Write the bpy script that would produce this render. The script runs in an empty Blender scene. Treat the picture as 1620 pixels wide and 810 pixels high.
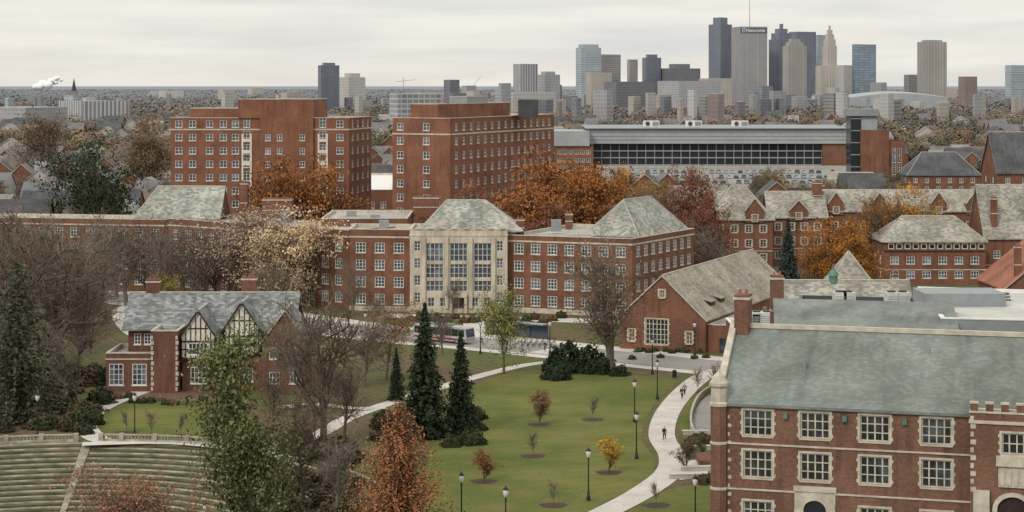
import bpy, math, random
import numpy as np
from mathutils import Vector, Matrix
random.seed(7); NR=np.random.RandomState(5)
FL=3200.0; HC=45.0
sc=bpy.context.scene; COL=sc.collection
def G(u,v,z=0.0):
    s=(v-135)/(HC-z); return ((u-810)/s, FL/s)
def XD(u,D): return (u-810)*D/FL
def ZD(v,D): return HC-(v-135)*D/FL
rad=math.radians
# ------------------------------------------------------------ materials
def nodes(name):
    m=bpy.data.materials.new(name); m.use_nodes=True
    t=m.node_tree; return m,t.nodes,t.links,t.nodes['Principled BSDF']
def c4(c,k=1): return (c[0]*k,c[1]*k,c[2]*k,1)
def noise_fac(n,l,src,scale,lo=.35,hi=.65,detail=4,map_=None):
    t=n.new('ShaderNodeTexNoise'); t.inputs['Scale'].default_value=scale; t.inputs['Detail'].default_value=detail
    if map_:
        mp=n.new('ShaderNodeMapping'); mp.inputs['Scale'].default_value=map_; l.new(src,mp.inputs[0]); l.new(mp.outputs[0],t.inputs['Vector'])
    else: l.new(src,t.inputs['Vector'])
    r=n.new('ShaderNodeMapRange'); r.inputs['From Min'].default_value=lo; r.inputs['From Max'].default_value=hi
    l.new(t.outputs['Fac'],r.inputs['Value']); return r.outputs[0]
def mix(n,l,f,a,b,mode='MIX'):
    x=n.new('ShaderNodeMix'); x.data_type='RGBA'; x.blend_type=mode
    for i,v in ((0,f),(6,a),(7,b)):
        if isinstance(v,(int,float)): x.inputs[i].default_value=v
        elif isinstance(v,tuple): x.inputs[i].default_value=v
        else: l.new(v,x.inputs[i])
    return x.outputs[2]
def M(name,c,rough=.85,var=.2,scl=.5,metal=0,c2=None,spec=.3,streak=False):
    m,n,l,b=nodes(name); g=n.new('ShaderNodeNewGeometry').outputs['Position']
    f=noise_fac(n,l,g,scl); col=mix(n,l,f,c4(c,1-var),c4(c2 if c2 else c,1 if c2 else 1+var))
    f2=noise_fac(n,l,g,scl*9,.3,.7,2); col=mix(n,l,f2,mix(n,l,1.0,col,(.86,.86,.86,1),'MULTIPLY'),col)
    if streak:
        f3=noise_fac(n,l,g,1.2,.42,.7,4,(1,1,.12)); col=mix(n,l,f3,col,mix(n,l,1.0,col,(.66,.65,.62,1),'MULTIPLY'))
    l.new(col,b.inputs['Base Color']); b.inputs['Roughness'].default_value=rough; b.inputs['Metallic'].default_value=metal
    b.inputs['Specular IOR Level'].default_value=spec; return m
def BR(name,c1,c2,mort=(.22,.17,.13),k=1.0,bw=.3,rh=.1):
    m,n,l,b=nodes(name); uv=n.new('ShaderNodeUVMap').outputs[0]; g=n.new('ShaderNodeNewGeometry').outputs['Position']
    t=n.new('ShaderNodeTexBrick'); l.new(uv,t.inputs['Vector'])
    for k_,v in (('Scale',1.0),('Brick Width',bw),('Row Height',rh),('Mortar Size',.01)): t.inputs[k_].default_value=v
    t.inputs['Color1'].default_value=c4(c1,k); t.inputs['Color2'].default_value=c4(c2,k); t.inputs['Mortar'].default_value=c4(mort)
    f=noise_fac(n,l,g,.22,.3,.7,6); col=mix(n,l,f,mix(n,l,1.0,t.outputs[0],(.72,.70,.70,1),'MULTIPLY'),mix(n,l,1.0,t.outputs[0],(1.12,1.08,1.04,1),'MULTIPLY'))
    f2=noise_fac(n,l,g,1.3,.5,.75,5,(1,1,.1)); col=mix(n,l,f2,col,mix(n,l,1.0,col,(.66,.66,.68,1),'MULTIPLY'))
    f3=noise_fac(n,l,g,2.6,.3,.7,3); col=mix(n,l,f3,mix(n,l,1.0,col,(.80,.80,.82,1),'MULTIPLY'),col)
    l.new(col,b.inputs['Base Color']); b.inputs['Roughness'].default_value=.9; b.inputs['Specular IOR Level'].default_value=.1; return m
def SL(name,cols,w=.55,h=.32,dirt=(.60,.60,.58,1)):
    m,n,l,b=nodes(name); uv=n.new('ShaderNodeUVMap').outputs[0]; g=n.new('ShaderNodeNewGeometry').outputs['Position']
    t=n.new('ShaderNodeTexBrick'); l.new(uv,t.inputs['Vector'])
    for k_,v in (('Scale',1.0),('Brick Width',w),('Row Height',h),('Mortar Size',.015)): t.inputs[k_].default_value=v
    t.inputs['Color1'].default_value=(0,0,0,1); t.inputs['Color2'].default_value=(1,1,1,1); t.inputs['Mortar'].default_value=(0,0,0,1)
    r=n.new('ShaderNodeValToRGB'); l.new(t.outputs[0],r.inputs[0]); r.color_ramp.interpolation='CONSTANT'
    e=r.color_ramp.elements
    while len(e)<len(cols): e.new(.5)
    for i,cc in enumerate(cols): e[i].position=i/len(cols); e[i].color=c4(cc)
    f=noise_fac(n,l,g,.18,.35,.65,6); col=mix(n,l,f,mix(n,l,1.0,r.outputs[0],dirt,'MULTIPLY'),r.outputs[0])
    f2=noise_fac(n,l,uv,.9,.5,.8,4,(1,.12,1)); col=mix(n,l,f2,col,mix(n,l,1.0,col,(.7,.7,.7,1),'MULTIPLY'))
    l.new(col,b.inputs['Base Color']); b.inputs['Roughness'].default_value=.75; b.inputs['Specular IOR Level'].default_value=.25
    bp=n.new('ShaderNodeBump'); bp.inputs['Strength'].default_value=.4; bp.inputs['Distance'].default_value=.05
    l.new(t.outputs['Fac'],bp.inputs['Height']); bp.invert=True; l.new(bp.outputs[0],b.inputs['Normal']); return m
def GLs(name,a,b_,rough=.12):
    m,n,l,b=nodes(name); g=n.new('ShaderNodeNewGeometry').outputs['Position']; oi=n.new('ShaderNodeObjectInfo')
    r=n.new('ShaderNodeMapRange'); r.inputs['From Min'].default_value=.3; r.inputs['From Max'].default_value=1; l.new(oi.outputs['Random'],r.inputs['Value'])
    f=noise_fac(n,l,g,.6,.42,.68,1); mm=n.new('ShaderNodeMath'); mm.operation='MULTIPLY'; l.new(f,mm.inputs[0]); l.new(r.outputs[0],mm.inputs[1])
    l.new(mix(n,l,mm.outputs[0],c4(a),c4(b_)),b.inputs['Base Color']); b.inputs['Roughness'].default_value=rough; b.inputs['Specular IOR Level'].default_value=.5; return m
def TW(name,wall,glass,bw,rh,ms,rough=.6):
    m,n,l,b=nodes(name); uv=n.new('ShaderNodeUVMap').outputs[0]
    t=n.new('ShaderNodeTexBrick'); l.new(uv,t.inputs['Vector']); t.offset=0.0
    for k_,v in (('Scale',1.0),('Brick Width',bw),('Row Height',rh),('Mortar Size',ms),('Mortar Smooth',.1)): t.inputs[k_].default_value=v
    t.inputs['Color1'].default_value=c4(glass,.85); t.inputs['Color2'].default_value=c4(glass,1.2); t.inputs['Mortar'].default_value=c4(wall)
    g=n.new('ShaderNodeNewGeometry').outputs['Position']; f=noise_fac(n,l,g,.03)
    l.new(mix(n,l,f,mix(n,l,1.0,t.outputs[0],(.88,.88,.89,1),'MULTIPLY'),t.outputs[0]),b.inputs['Base Color']); b.inputs['Roughness'].default_value=rough; b.inputs['Specular IOR Level'].default_value=.3
    return m
brickA=BR('brick_red',(.26,.11,.063),(.175,.075,.048))
brickT=BR('brick_orange',(.30,.125,.07),(.225,.092,.055))
brickG=BR('brick_brown',(.235,.105,.066),(.13,.063,.045),(.27,.22,.17))
brickH=BR('brick_house',(.23,.095,.063),(.15,.066,.048))
lime=M('limestone',(.56,.50,.40),.9,.14,.3,streak=True)
stoneW=M('stone_trim',(.49,.45,.37),.9,.18,1.0)
conc=M('concrete',(.40,.37,.32),.9,.12,.4)
concW=M('concrete_path',(.53,.50,.45),.9,.1,.3)
white=M('white_paint',(.70,.69,.66),.6,.08,1)
cream=M('cream_plaster',(.68,.64,.56),.8,.1,1)
black=M('black_iron',(.02,.021,.022),.5,.2,2)
timber=M('dark_timber',(.03,.02,.016),.7,.2,2)
slateC=SL('slate_mottled',[(.24,.26,.23),(.39,.39,.34),(.31,.33,.29),(.48,.46,.40),(.27,.28,.25),(.42,.40,.35)],.75,.42)
slateG=SL('slate_greygreen',[(.19,.215,.198),(.22,.247,.225),(.195,.215,.20),(.247,.264,.242)],.5,.28)
slateB=SL('slate_greyblue',[(.16,.175,.175),(.27,.285,.28),(.35,.355,.34),(.20,.215,.22)],.7,.4)
slateE=SL('slate_tan',[(.30,.29,.25),(.39,.36,.30),(.24,.245,.22),(.43,.40,.335)],.7,.4)
slateF=SL('slate_brown',[(.32,.29,.23),(.37,.335,.265),(.27,.25,.205),(.41,.365,.295)],.7,.4)
slateD=SL('slate_dark',[(.08,.085,.095),(.10,.105,.11),(.12,.12,.125)])
tile=SL('clay_tile',[(.34,.13,.08),(.28,.11,.07),(.40,.16,.10)],.3,.35)
flatR=M('roof_membrane',(.36,.345,.32),.9,.2,.15)
flatW=M('roof_pale',(.50,.485,.445),.8,.14,.12)
metalG=M('metal_grey',(.25,.27,.28),.6,.08,.1)
metalL=M('metal_cladding',(.33,.35,.36),.6,.06,.05)
metalD=M('metal_dark',(.06,.065,.07),.5,.2,.3)
copper=M('copper_patina',(.10,.19,.15),.7,.2,1)
ridgeM=M('ridge_cap',(.46,.44,.38),.8,.15,1)
gl=GLs('window_glass',(.04,.05,.06),(.22,.26,.30))
glD=GLs('window_glass_dark',(.022,.026,.03),(.09,.11,.13))
glB=GLs('window_glass_blue',(.05,.07,.09),(.20,.25,.31))
bark=M('bark',(.115,.088,.063),.95,.3,2); barkL=M('bark_grey',(.17,.14,.11),.95,.25,2)
asphL=M('asphalt_light',(.27,.26,.25),.9,.1,.2)
lot=M('parking_deck',(.26,.255,.245),.9,.12,.1)
mulch=M('mulch',(.06,.042,.03),.95,.3,2)
yel=M('line_yellow',(.5,.36,.05),.7,.1,1)
brpave=BR('brick_paving',(.20,.11,.085),(.15,.08,.068))
m,n,l,b=nodes('foliage'); a=n.new('ShaderNodeAttribute'); a.attribute_name='tint'; oi=n.new('ShaderNodeObjectInfo')
l.new(mix(n,l,1.0,a.outputs['Color'],oi.outputs['Color'],'MULTIPLY'),b.inputs['Base Color']); b.inputs['Roughness'].default_value=.85; b.inputs['Specular IOR Level'].default_value=.1
leafM=m
m,n,l,b=nodes('ground_cover'); g=n.new('ShaderNodeNewGeometry').outputs['Position']
f=noise_fac(n,l,g,.05,.4,.6,6); f2=noise_fac(n,l,g,.9,.3,.7,5); f3=noise_fac(n,l,g,.012,.4,.6,4)
gr=mix(n,l,f2,(.07,.084,.03,1),(.115,.122,.045,1)); lit=mix(n,l,f2,(.08,.06,.038,1),(.155,.115,.07,1))
near=mix(n,l,f,gr,lit); far=mix(n,l,f3,(.06,.052,.044,1),(.10,.088,.073,1))
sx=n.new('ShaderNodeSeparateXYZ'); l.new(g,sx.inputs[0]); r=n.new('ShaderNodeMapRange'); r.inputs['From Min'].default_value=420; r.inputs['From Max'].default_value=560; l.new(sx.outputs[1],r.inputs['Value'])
r2=n.new('ShaderNodeMapRange'); r2.inputs['From Min'].default_value=1500; r2.inputs['From Max'].default_value=9000; l.new(sx.outputs[1],r2.inputs['Value'])  # distant ground fades to a blue-grey: aerial haze painted into its colour
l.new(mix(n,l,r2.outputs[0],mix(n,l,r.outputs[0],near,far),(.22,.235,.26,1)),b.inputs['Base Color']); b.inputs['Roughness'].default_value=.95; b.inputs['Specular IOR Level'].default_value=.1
groundM=m
m,n,l,b=nodes('lawn_grass'); g=n.new('ShaderNodeNewGeometry').outputs['Position']
f=noise_fac(n,l,g,.06,.32,.68,6); f2=noise_fac(n,l,g,3.0,.3,.7,4); f4=noise_fac(n,l,g,.35,.52,.74,7); f5=noise_fac(n,l,g,.13,.38,.62,3)
w=n.new('ShaderNodeTexWave'); w.inputs['Scale'].default_value=.13; w.inputs['Distortion'].default_value=3.5; w.inputs['Detail'].default_value=3; w.inputs['Detail Scale'].default_value=.1
mp=n.new('ShaderNodeMapping'); mp.inputs['Rotation'].default_value=(0,0,rad(60)); l.new(g,mp.inputs[0]); l.new(mp.outputs[0],w.inputs['Vector'])
c=mix(n,l,f,(.105,.13,.032,1),(.19,.19,.058,1)); c=mix(n,l,f5,c,mix(n,l,1.0,c,(.78,.84,.78,1),'MULTIPLY')); c=mix(n,l,w.outputs['Fac'],c,mix(n,l,1.0,c,(.93,.94,.93,1),'MULTIPLY'))
c=mix(n,l,f2,mix(n,l,1.0,c,(.74,.74,.74,1),'MULTIPLY'),c); c=mix(n,l,f4,c,mix(n,l,.55,c,(.19,.14,.065,1)))
l.new(c,b.inputs['Base Color']); b.inputs['Roughness'].default_value=.95; b.inputs['Specular IOR Level'].default_value=.1
lawnM=m
# ------------------------------------------------------------ mesh builder
class MB:
    def __init__(s): s.v=[];s.f=[];s.m=[];s.mats=[]
    def mi(s,mat):
        if mat not in s.mats: s.mats.append(mat)
        return s.mats.index(mat)
    def poly(s,pts,mat):
        k=len(s.v); s.v+= [tuple(p) for p in pts]; s.f.append(tuple(range(k,k+len(pts)))); s.m.append(s.mi(mat))
    def hexa(s,p,mat):
        k=len(s.v); s.v+=[tuple(q) for q in p]; i=s.mi(mat)
        for f in ((0,3,2,1),(4,5,6,7),(0,1,5,4),(1,2,6,5),(2,3,7,6),(3,0,4,7)): s.f.append(tuple(k+j for j in f)); s.m.append(i)
    def box(s,x0,y0,z0,x1,y1,z1,mat,T=None):
        p=[Vector(q) for q in ((x0,y0,z0),(x1,y0,z0),(x1,y1,z0),(x0,y1,z0),(x0,y0,z1),(x1,y0,z1),(x1,y1,z1),(x0,y1,z1))]
        if T is not None: p=[T@q for q in p]
        s.hexa(p,mat)
    def prism(s,foot,z0,z1,mat,top=None,bottom=False):
        n=len(foot)
        for i in range(n):
            a=foot[i];b=foot[(i+1)%n]; s.poly([(a[0],a[1],z0),(b[0],b[1],z0),(b[0],b[1],z1),(a[0],a[1],z1)],mat)
        s.poly([(p[0],p[1],z1) for p in foot],top or mat)
    def ring(s,foot,do,di,z0,z1,mat):
        o=offp(foot,do); q=offp(foot,di); n=len(foot)
        for i in range(n):
            j=(i+1)%n
            s.hexa([(o[i][0],o[i][1],z0),(o[j][0],o[j][1],z0),(q[j][0],q[j][1],z0),(q[i][0],q[i][1],z0),(o[i][0],o[i][1],z1),(o[j][0],o[j][1],z1),(q[j][0],q[j][1],z1),(q[i][0],q[i][1],z1)],mat)
    def tube(s,p,q,r0,r1,n,mat,cap=False):
        p=Vector(p);q=Vector(q);d=(q-p)
        if d.length<1e-6: return
        d.normalize(); a=d.orthogonal().normalized(); b=d.cross(a); k=len(s.v); i0=s.mi(mat)
        for c,r in ((p,r0),(q,r1)):
            for i in range(n):
                t=2*math.pi*i/n; s.v.append(tuple(c+(a*math.cos(t)+b*math.sin(t))*r))
        for i in range(n):
            j=(i+1)%n; s.f.append((k+i,k+j,k+n+j,k+n+i)); s.m.append(i0)
        if cap: s.f.append(tuple(k+n+i for i in range(n))); s.m.append(i0); s.f.append(tuple(k+n-1-i for i in range(n))); s.m.append(i0)
    def lathe(s,prof,n,mat,c=(0,0,0)):
        k=len(s.v); i0=s.mi(mat)
        for r,z in prof:
            for i in range(n):
                t=2*math.pi*i/n; s.v.append((c[0]+r*math.cos(t),c[1]+r*math.sin(t),c[2]+z))
        for a in range(len(prof)-1):
            for i in range(n):
                j=(i+1)%n; s.f.append((k+a*n+i,k+a*n+j,k+(a+1)*n+j,k+(a+1)*n+i)); s.m.append(i0)
        s.f.append(tuple(k+(len(prof)-1)*n+i for i in range(n))); s.m.append(i0)
    def mesh(s,name,smooth=False):
        me=bpy.data.meshes.new(name); me.from_pydata(s.v,[],s.f)
        for mt in s.mats: me.materials.append(mt)
        me.polygons.foreach_set('material_index',s.m)
        if smooth: me.polygons.foreach_set('use_smooth',[True]*len(s.f))
        uv=me.uv_layers.new(name='UVMap'); data=[0.0]*(2*len(me.loops)); li=0
        for f in s.f:
            p0=Vector(s.v[f[0]]); nn=Vector((0,0,0))
            for i in range(1,len(f)-1): nn+=(Vector(s.v[f[i]])-p0).cross(Vector(s.v[f[i+1]])-p0)
            if nn.length<1e-9: nn=Vector((0,0,1))
            nn.normalize()
            if abs(nn.z)>.995: t=Vector((1,0,0));bb=Vector((0,1,0))
            else:
                t=Vector((-nn.y,nn.x,0)).normalized(); bb=nn.cross(t)
            for i in f:
                p=Vector(s.v[i]); data[li]=p.dot(t); data[li+1]=p.dot(bb); li+=2
        uv.data.foreach_set('uv',data); me.update(); return me
    def obj(s,name,parent=None,world=True,smooth=False):
        if not s.f: return None
        o=bpy.data.objects.new(name,s.mesh(name,smooth)); COL.objects.link(o)
        if parent: att(o,parent,world)
        return o
def att(o,parent,world=True):
    o.parent=parent
    if world: o.matrix_parent_inverse=Matrix.Translation(-parent.location)
def offp(foot,d):
    n=len(foot); out=[]
    for i in range(n):
        a=Vector(foot[i-1][:2]);b=Vector(foot[i][:2]);c=Vector(foot[(i+1)%n][:2])
        e1=(b-a).normalized();e2=(c-b).normalized(); n1=Vector((e1.y,-e1.x));n2=Vector((e2.y,-e2.x))
        k=1+n1.dot(n2); v=(n1+n2)/max(k,.2); out.append((b.x+v.x*d,b.y+v.y*d))
    return out
def lab(o,label,cat,group=None):
    o['label']=label;o['category']=cat
    if group:o['group']=group
    return o
def root(name,label,cat,loc=(0,0,0),group=None,rot=0,scl=1):
    o=bpy.data.objects.new(name,None); o.empty_display_size=.2; COL.objects.link(o); o.location=loc; o.rotation_euler[2]=rot
    o.scale=(scl,scl,scl) if not isinstance(scl,tuple) else scl
    return lab(o,label,cat,group)
def struct(o): o['kind']='structure'; return o
def inst(name,me,parent,color=None,loc=(0,0,0)):
    o=bpy.data.objects.new(name,me); COL.objects.link(o); o.parent=parent; o.location=loc
    if color: o.color=(color[0],color[1],color[2],1)
    return o
# ------------------------------------------------------------ windows and facades
STY={'w':dict(f=white,g=gl,fw=.12,sill=stoneW,rev=.18),
     'c':dict(f=cream,g=glB,fw=.12,sill=None,rev=.3),
     's':dict(f=stoneW,g=glD,fw=.15,sill=stoneW,rev=.25,sur=.2),
     't':dict(f=white,g=gl,fw=.10,sill=white,rev=.1),
     'd':dict(f=metalD,g=glD,fw=.08,sill=None,rev=.2)}
def wingeo(mb,T,w,h,nx,ny,sty):
    S=STY[sty]; fw=S['fw']; R=S['rev']
    mb.poly([T@Vector(p) for p in ((-w/2,R-.02,0),(w/2,R-.02,0),(w/2,R-.02,h),(-w/2,R-.02,h))],S['g'])
    a=R-.12;b=R-.03
    mb.box(-w/2,a,0,-w/2+fw,b,h,S['f'],T); mb.box(w/2-fw,a,0,w/2,b,h,S['f'],T)
    mb.box(-w/2+fw,a,0,w/2-fw,b,fw,S['f'],T); mb.box(-w/2+fw,a,h-fw,w/2-fw,b,h,S['f'],T)
    for i in range(1,nx):
        x=-w/2+w*i/nx; mb.box(x-fw*.45,a+.004,fw,x+fw*.45,b,h-fw,S['f'],T)
    for i in range(1,ny):
        z=h*i/ny; mb.box(-w/2+fw,a+.01,z-fw*.33,w/2-fw,b,z+fw*.33,S['f'],T)
    if S['sill']: mb.box(-w/2-.1,-.1,-.16,w/2+.1,R-.125,-.002,S['sill'],T)
    if S.get('sur'):
        q=S['sur']
        mb.box(-w/2-q,-.05,.0,-w/2+.01,.1,h+q,S['f'],T); mb.box(w/2-.01,-.05,.0,w/2+q,.1,h+q,S['f'],T); mb.box(-w/2+.01,-.048,h-.01,w/2-.01,.1,h+q,S['f'],T)
        for zz in (.15,h*.45,h*.8):
            mb.box(-w/2-q-.12,-.04,zz,-w/2-q,.05,zz+.3,S['f'],T); mb.box(w/2+q,-.04,zz,w/2+q+.12,.05,zz+.3,S['f'],T)
WC={}
def facade(mb,p0,p1,z0,z1,mat,wins,rev=.2):
    p0=Vector((p0[0],p0[1]));p1=Vector((p1[0],p1[1])); L=(p1-p0).length; d=(p1-p0)/L; inn=Vector((-d.y,d.x))
    def P(u,z,y=0): q=p0+d*u+inn*y; return (q.x,q.y,z)
    us=sorted(set([0,round(L,4)]+[round(x,4) for w in wins for x in (w[0]-w[2]/2,w[0]+w[2]/2)])); zs=sorted(set([z0,z1]+[round(x,4) for w in wins for x in (w[1],w[1]+w[3])]))
    for i in range(len(us)-1):
        run=None
        for j in range(len(zs)-1):
            uc=(us[i]+us[i+1])/2; zc=(zs[j]+zs[j+1])/2
            ins=any(abs(uc-w[0])<w[2]/2 and w[1]<zc<w[1]+w[3] for w in wins)
            if not ins:
                if run is None: run=zs[j]
            if (ins or j==len(zs)-2) and run is not None:
                e=zs[j] if ins else zs[j+1]; mb.poly([P(us[i],run),P(us[i+1],run),P(us[i+1],e),P(us[i],e)],mat); run=None
    for (uc,zs_,w,h) in wins:
        a=uc-w/2;b=uc+w/2;t=zs_+h
        mb.poly([P(a,zs_),P(a,t),P(a,t,rev),P(a,zs_,rev)],mat); mb.poly([P(b,zs_),P(b,zs_,rev),P(b,t,rev),P(b,t)],mat)
        mb.poly([P(a,zs_),P(a,zs_,rev),P(b,zs_,rev),P(b,zs_)],mat); mb.poly([P(a,t),P(b,t),P(b,t,rev),P(a,t,rev)],mat)
def frameT(p0,p1,u,z,y=0):
    p0=Vector((p0[0],p0[1]));p1=Vector((p1[0],p1[1])); d=(p1-p0).normalized(); inn=Vector((-d.y,d.x)); q=p0+d*u+inn*y
    return Matrix(((d.x,inn.x,0,q.x),(d.y,inn.y,0,q.y),(0,0,1,z),(0,0,0,1)))
class B:
    def __init__(s,name,label,cat,loc,group=None):
        s.r=root(name,label,cat,(loc[0],loc[1],0),group); s.w=[]; s.wall=MB(); s.trim=MB()
    def walls(s,foot,z0,z1,mat,specs={}):
        n=len(foot)
        for i in range(n):
            a=foot[i];b=foot[(i+1)%n]; L=math.hypot(b[0]-a[0],b[1]-a[1]); wins=[]; rv=.2
            for sp in specs.get(i,[]):
                m_=sp.get('m',1); k=sp.get('n',1); us=sp.get('us') or [m_+(L-2*m_)*(j+.5)/k for j in range(k)]
                for z in sp['rows']:
                    for u in us:
                        st=sp.get('st','w'); rv=STY[st]['rev']
                        wins.append((u,z,sp['w'],sp['h'])); s.w.append((frameT(a,b,u,z),(sp['w'],sp['h'],sp.get('nx',2),sp.get('ny',2),st)))
            facade(s.wall,a,b,z0,z1,mat,wins,rv)
    def flat(s,foot,z1,mat=None,cop=None,par=.5,w=.35):
        q=offp(foot,-.2); m_=MB(); m_.poly([(p[0],p[1],z1-par) for p in q],mat or flatR); m_.obj('roof_deck',s.r)
        s.trim.ring(foot,.08,-w,z1,z1+.16,cop or stoneW); s.wall.ring(foot,-w+.05,-w,z1-par-.05,z1-.002,cop or stoneW)
    def string(s,foot,z,h=.3,mat=None,o=.07): s.trim.ring(foot,o,-.03,z,z+h,mat or stoneW)
    def chimney(s,x,y,w,z0,z1,mat,rot=0,d=None):
        mb=MB(); T=Matrix.Translation((x,y,0))@Matrix.Rotation(rot,4,'Z'); d=d or w
        mb.box(-w/2,-d/2,z0,w/2,d/2,z1-.5,mat,T); mb.box(-w/2-.1,-d/2-.1,z1-.5,w/2+.1,d/2+.1,z1-.25,stoneW,T); mb.box(-w/2,-d/2,z1-.25,w/2,d/2,z1,mat,T)
        mb.box(-w/2-.06,-d/2-.06,z0+(z1-z0)*.45,w/2+.06,d/2+.06,z0+(z1-z0)*.45+.2,stoneW,T)
        for k in (-1,1): mb.tube(T@Vector((k*w*.22,0,z1)),T@Vector((k*w*.22,0,z1+.5)),.17,.14,8,tile,True)
        mb.obj('chimney',s.r)
    def done(s):
        s.wall.obj('wall',s.r); s.trim.obj('stone_trim',s.r)
        s.w.sort(key=lambda t:(t[0].translation.x**2+t[0].translation.y**2))
        rest=MB()
        for i,(T,k) in enumerate(s.w):
            if i<100:
                if k not in WC: mb=MB(); wingeo(mb,Matrix(),*k); WC[k]=mb.mesh('window')
                o=bpy.data.objects.new('window',WC[k]); COL.objects.link(o); o.parent=s.r; o.matrix_parent_inverse=Matrix.Translation(-s.r.location); o.matrix_basis=T
            else: wingeo(rest,T,*k)
        o=rest.obj('window_rows',s.r)
        if o: o['kind']='stuff'
        return s.r
def hiproof(b,o,d,L,W,ze,zr,h0,h1,oh,mat,gmat=None,cap=ridgeM,th=.25,mb=None):
    d=Vector((d[0],d[1])).normalized(); nn=Vector((-d.y,d.x)); o=Vector((o[0],o[1])); rise=(zr-ze)/(W/2)
    def P(l_,w_,z): q=o+d*l_+nn*w_; return Vector((q.x,q.y,z))
    zo=ze-rise*oh; e0=-oh;e1=L+oh; capm=cap or stoneW
    A=P(e0,-oh,zo);Bq=P(e1,-oh,zo);C=P(e1,W+oh,zo);D=P(e0,W+oh,zo)
    r0=P(h0 if h0>0 else -oh,W/2,zr); r1=P(L-h1 if h1>0 else L+oh,W/2,zr)
    own=mb is None
    if own: mb=MB()
    up=Vector((0,0,th))
    A2,B2,C2,D2,q0,q1=[x+up for x in (A,Bq,C,D,r0,r1)]
    mb.poly([A2,B2,q1,q0],mat); mb.poly([C2,D2,q0,q1],mat)
    mb.poly([A,Bq,B2,A2],mat); mb.poly([C,D,D2,C2],mat)
    if h1>0: mb.poly([B2,C2,q1],mat); mb.poly([Bq,C,C2,B2],mat); mb.poly([Bq,C,r1],mat)
    else:
        mb.poly([Bq,r1,q1,B2],capm); mb.poly([r1,C,C2,q1],capm)
        if gmat: b.wall.poly([P(L,0,ze),P(L,W,ze),P(L,W/2,zr)],gmat)
    if h0>0: mb.poly([D2,A2,q0],mat); mb.poly([D,A,A2,D2],mat); mb.poly([A,D,r0],mat)
    else:
        mb.poly([r0,A,A2,q0],capm); mb.poly([D,r0,q0,D2],capm)
        if gmat: b.wall.poly([P(0,W,ze),P(0,0,ze),P(0,W/2,zr)],gmat)
    mb.poly([A,Bq,r1,r0],mat); mb.poly([C,D,r0,r1],mat)
    if cap:
        mb.tube(q0,q1,.13,.13,5,cap)
        if h1>0: mb.tube(q1,B2,.1,.1,4,cap); mb.tube(q1,C2,.1,.1,4,cap)
        if h0>0: mb.tube(q0,A2,.1,.1,4,cap); mb.tube(q0,D2,.1,.1,4,cap)
    if own: mb.obj('roof',b.r)
def rect(x0,y0,x1,y1): return [(x0,y0),(x1,y0),(x1,y1),(x0,y1)]
# ------------------------------------------------------------ terrain
AC=Vector((-52,216))
def terr(x,y):
    r=math.hypot(x-AC.x,y-AC.y)
    return max(-7,-(.4/1.3)*(39.2-r)-.12) if r<39.2 else 0.0
xs=[-30000,-12000,-5000,-2000,-900,-400,-200,-140]+[-110+1.3*i for i in range(150)]+[90,120,200,400,900,2000,5000,12000,30000]
ys=[-50,60,120,150]+[165+1.3*i for i in range(95)]+[300,340,400,480,600,900,1500,3000,6000,15000,40000,90000]
mb=MB(); mb.mi(groundM); W_=len(xs)
mb.v=[(x,y,terr(x,y)) for y in ys for x in xs]
for j in range(len(ys)-1):
    for i in range(W_-1): k=j*W_+i; mb.f.append((k,k+1,k+W_+1,k+W_)); mb.m.append(0)
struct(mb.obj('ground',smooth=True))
def smoothline(p,k=8):
    out=[]; n=len(p)
    for i in range(n-1):
        a=p[max(i-1,0)];b=p[i];c=p[i+1];d=p[min(i+2,n-1)]
        for j in range(k):
            t=j/k; out.append(tuple(.5*((2*b[q])+(-a[q]+c[q])*t+(2*a[q]-5*b[q]+4*c[q]-d[q])*t*t+(-a[q]+3*b[q]-3*c[q]+d[q])*t**3) for q in (0,1)))
    out.append(p[-1]); return out
def offl(p,d):
    o=[]
    for i in range(len(p)):
        a=Vector(p[max(i-1,0)]);b=Vector(p[min(i+1,len(p)-1)]); t=(b-a).normalized(); o.append((p[i][0]+t.y*d,p[i][1]-t.x*d))
    return o
def ribbon(name,p,w,z,mat,kerb=False,sm=True,off=0):
    if sm: p=smoothline(p)
    mb=MB(); L=offl(p,off+w/2);R=offl(p,off-w/2)
    for i in range(len(p)-1): mb.poly([(*R[i],z),(*L[i],z),(*L[i+1],z),(*R[i+1],z)],mat)
    o=struct(mb.obj(name))
    if kerb:
        for sgn in (1,-1):
            k=MB(); A=offl(p,sgn*(w/2+.002));Bv=offl(p,sgn*(w/2+.2))
            for i in range(len(p)-1): k.hexa([(*A[i],0),(*A[i+1],0),(*Bv[i+1],0),(*Bv[i],0),(*A[i],.13),(*A[i+1],.13),(*Bv[i+1],.13),(*Bv[i],.13)],conc)
            struct(k.obj('kerb'))
    return o
def sheet(name,p,z,mat,sm=True):
    if sm: p=smoothline(p+[p[0]])[:-1]
    mb=MB(); mb.poly([(x,y,z) for x,y in p],mat); return struct(mb.obj(name))
def GL(l_): return [G(*p) for p in l_]
sheet('lawn',GL([(1078,602),(1035,640),(1015,690),(1035,728),(1020,762),(935,808),(870,870),(560,870),(640,770),(690,700),(735,640),(765,602),(850,586),(960,590)]),.02,lawnM)
sheet('lawn',GL([(180,640),(250,632),(340,640),(400,660),(395,692),(330,700),(200,697),(160,680),(150,655)]),.02,lawnM)
sheet('lawn',GL([(1128,602),(1092,630),(1075,660),(1080,690),(1098,715),(1100,660),(1135,625)]),.02,lawnM)
sheet('lawn',GL([(990,812),(1060,775),(1135,770),(1135,850),(900,880)]),.02,lawnM)
sheet('lawn',GL([(760,590),(800,572),(860,572),(800,588)]),.02,lawnM,False)
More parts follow.
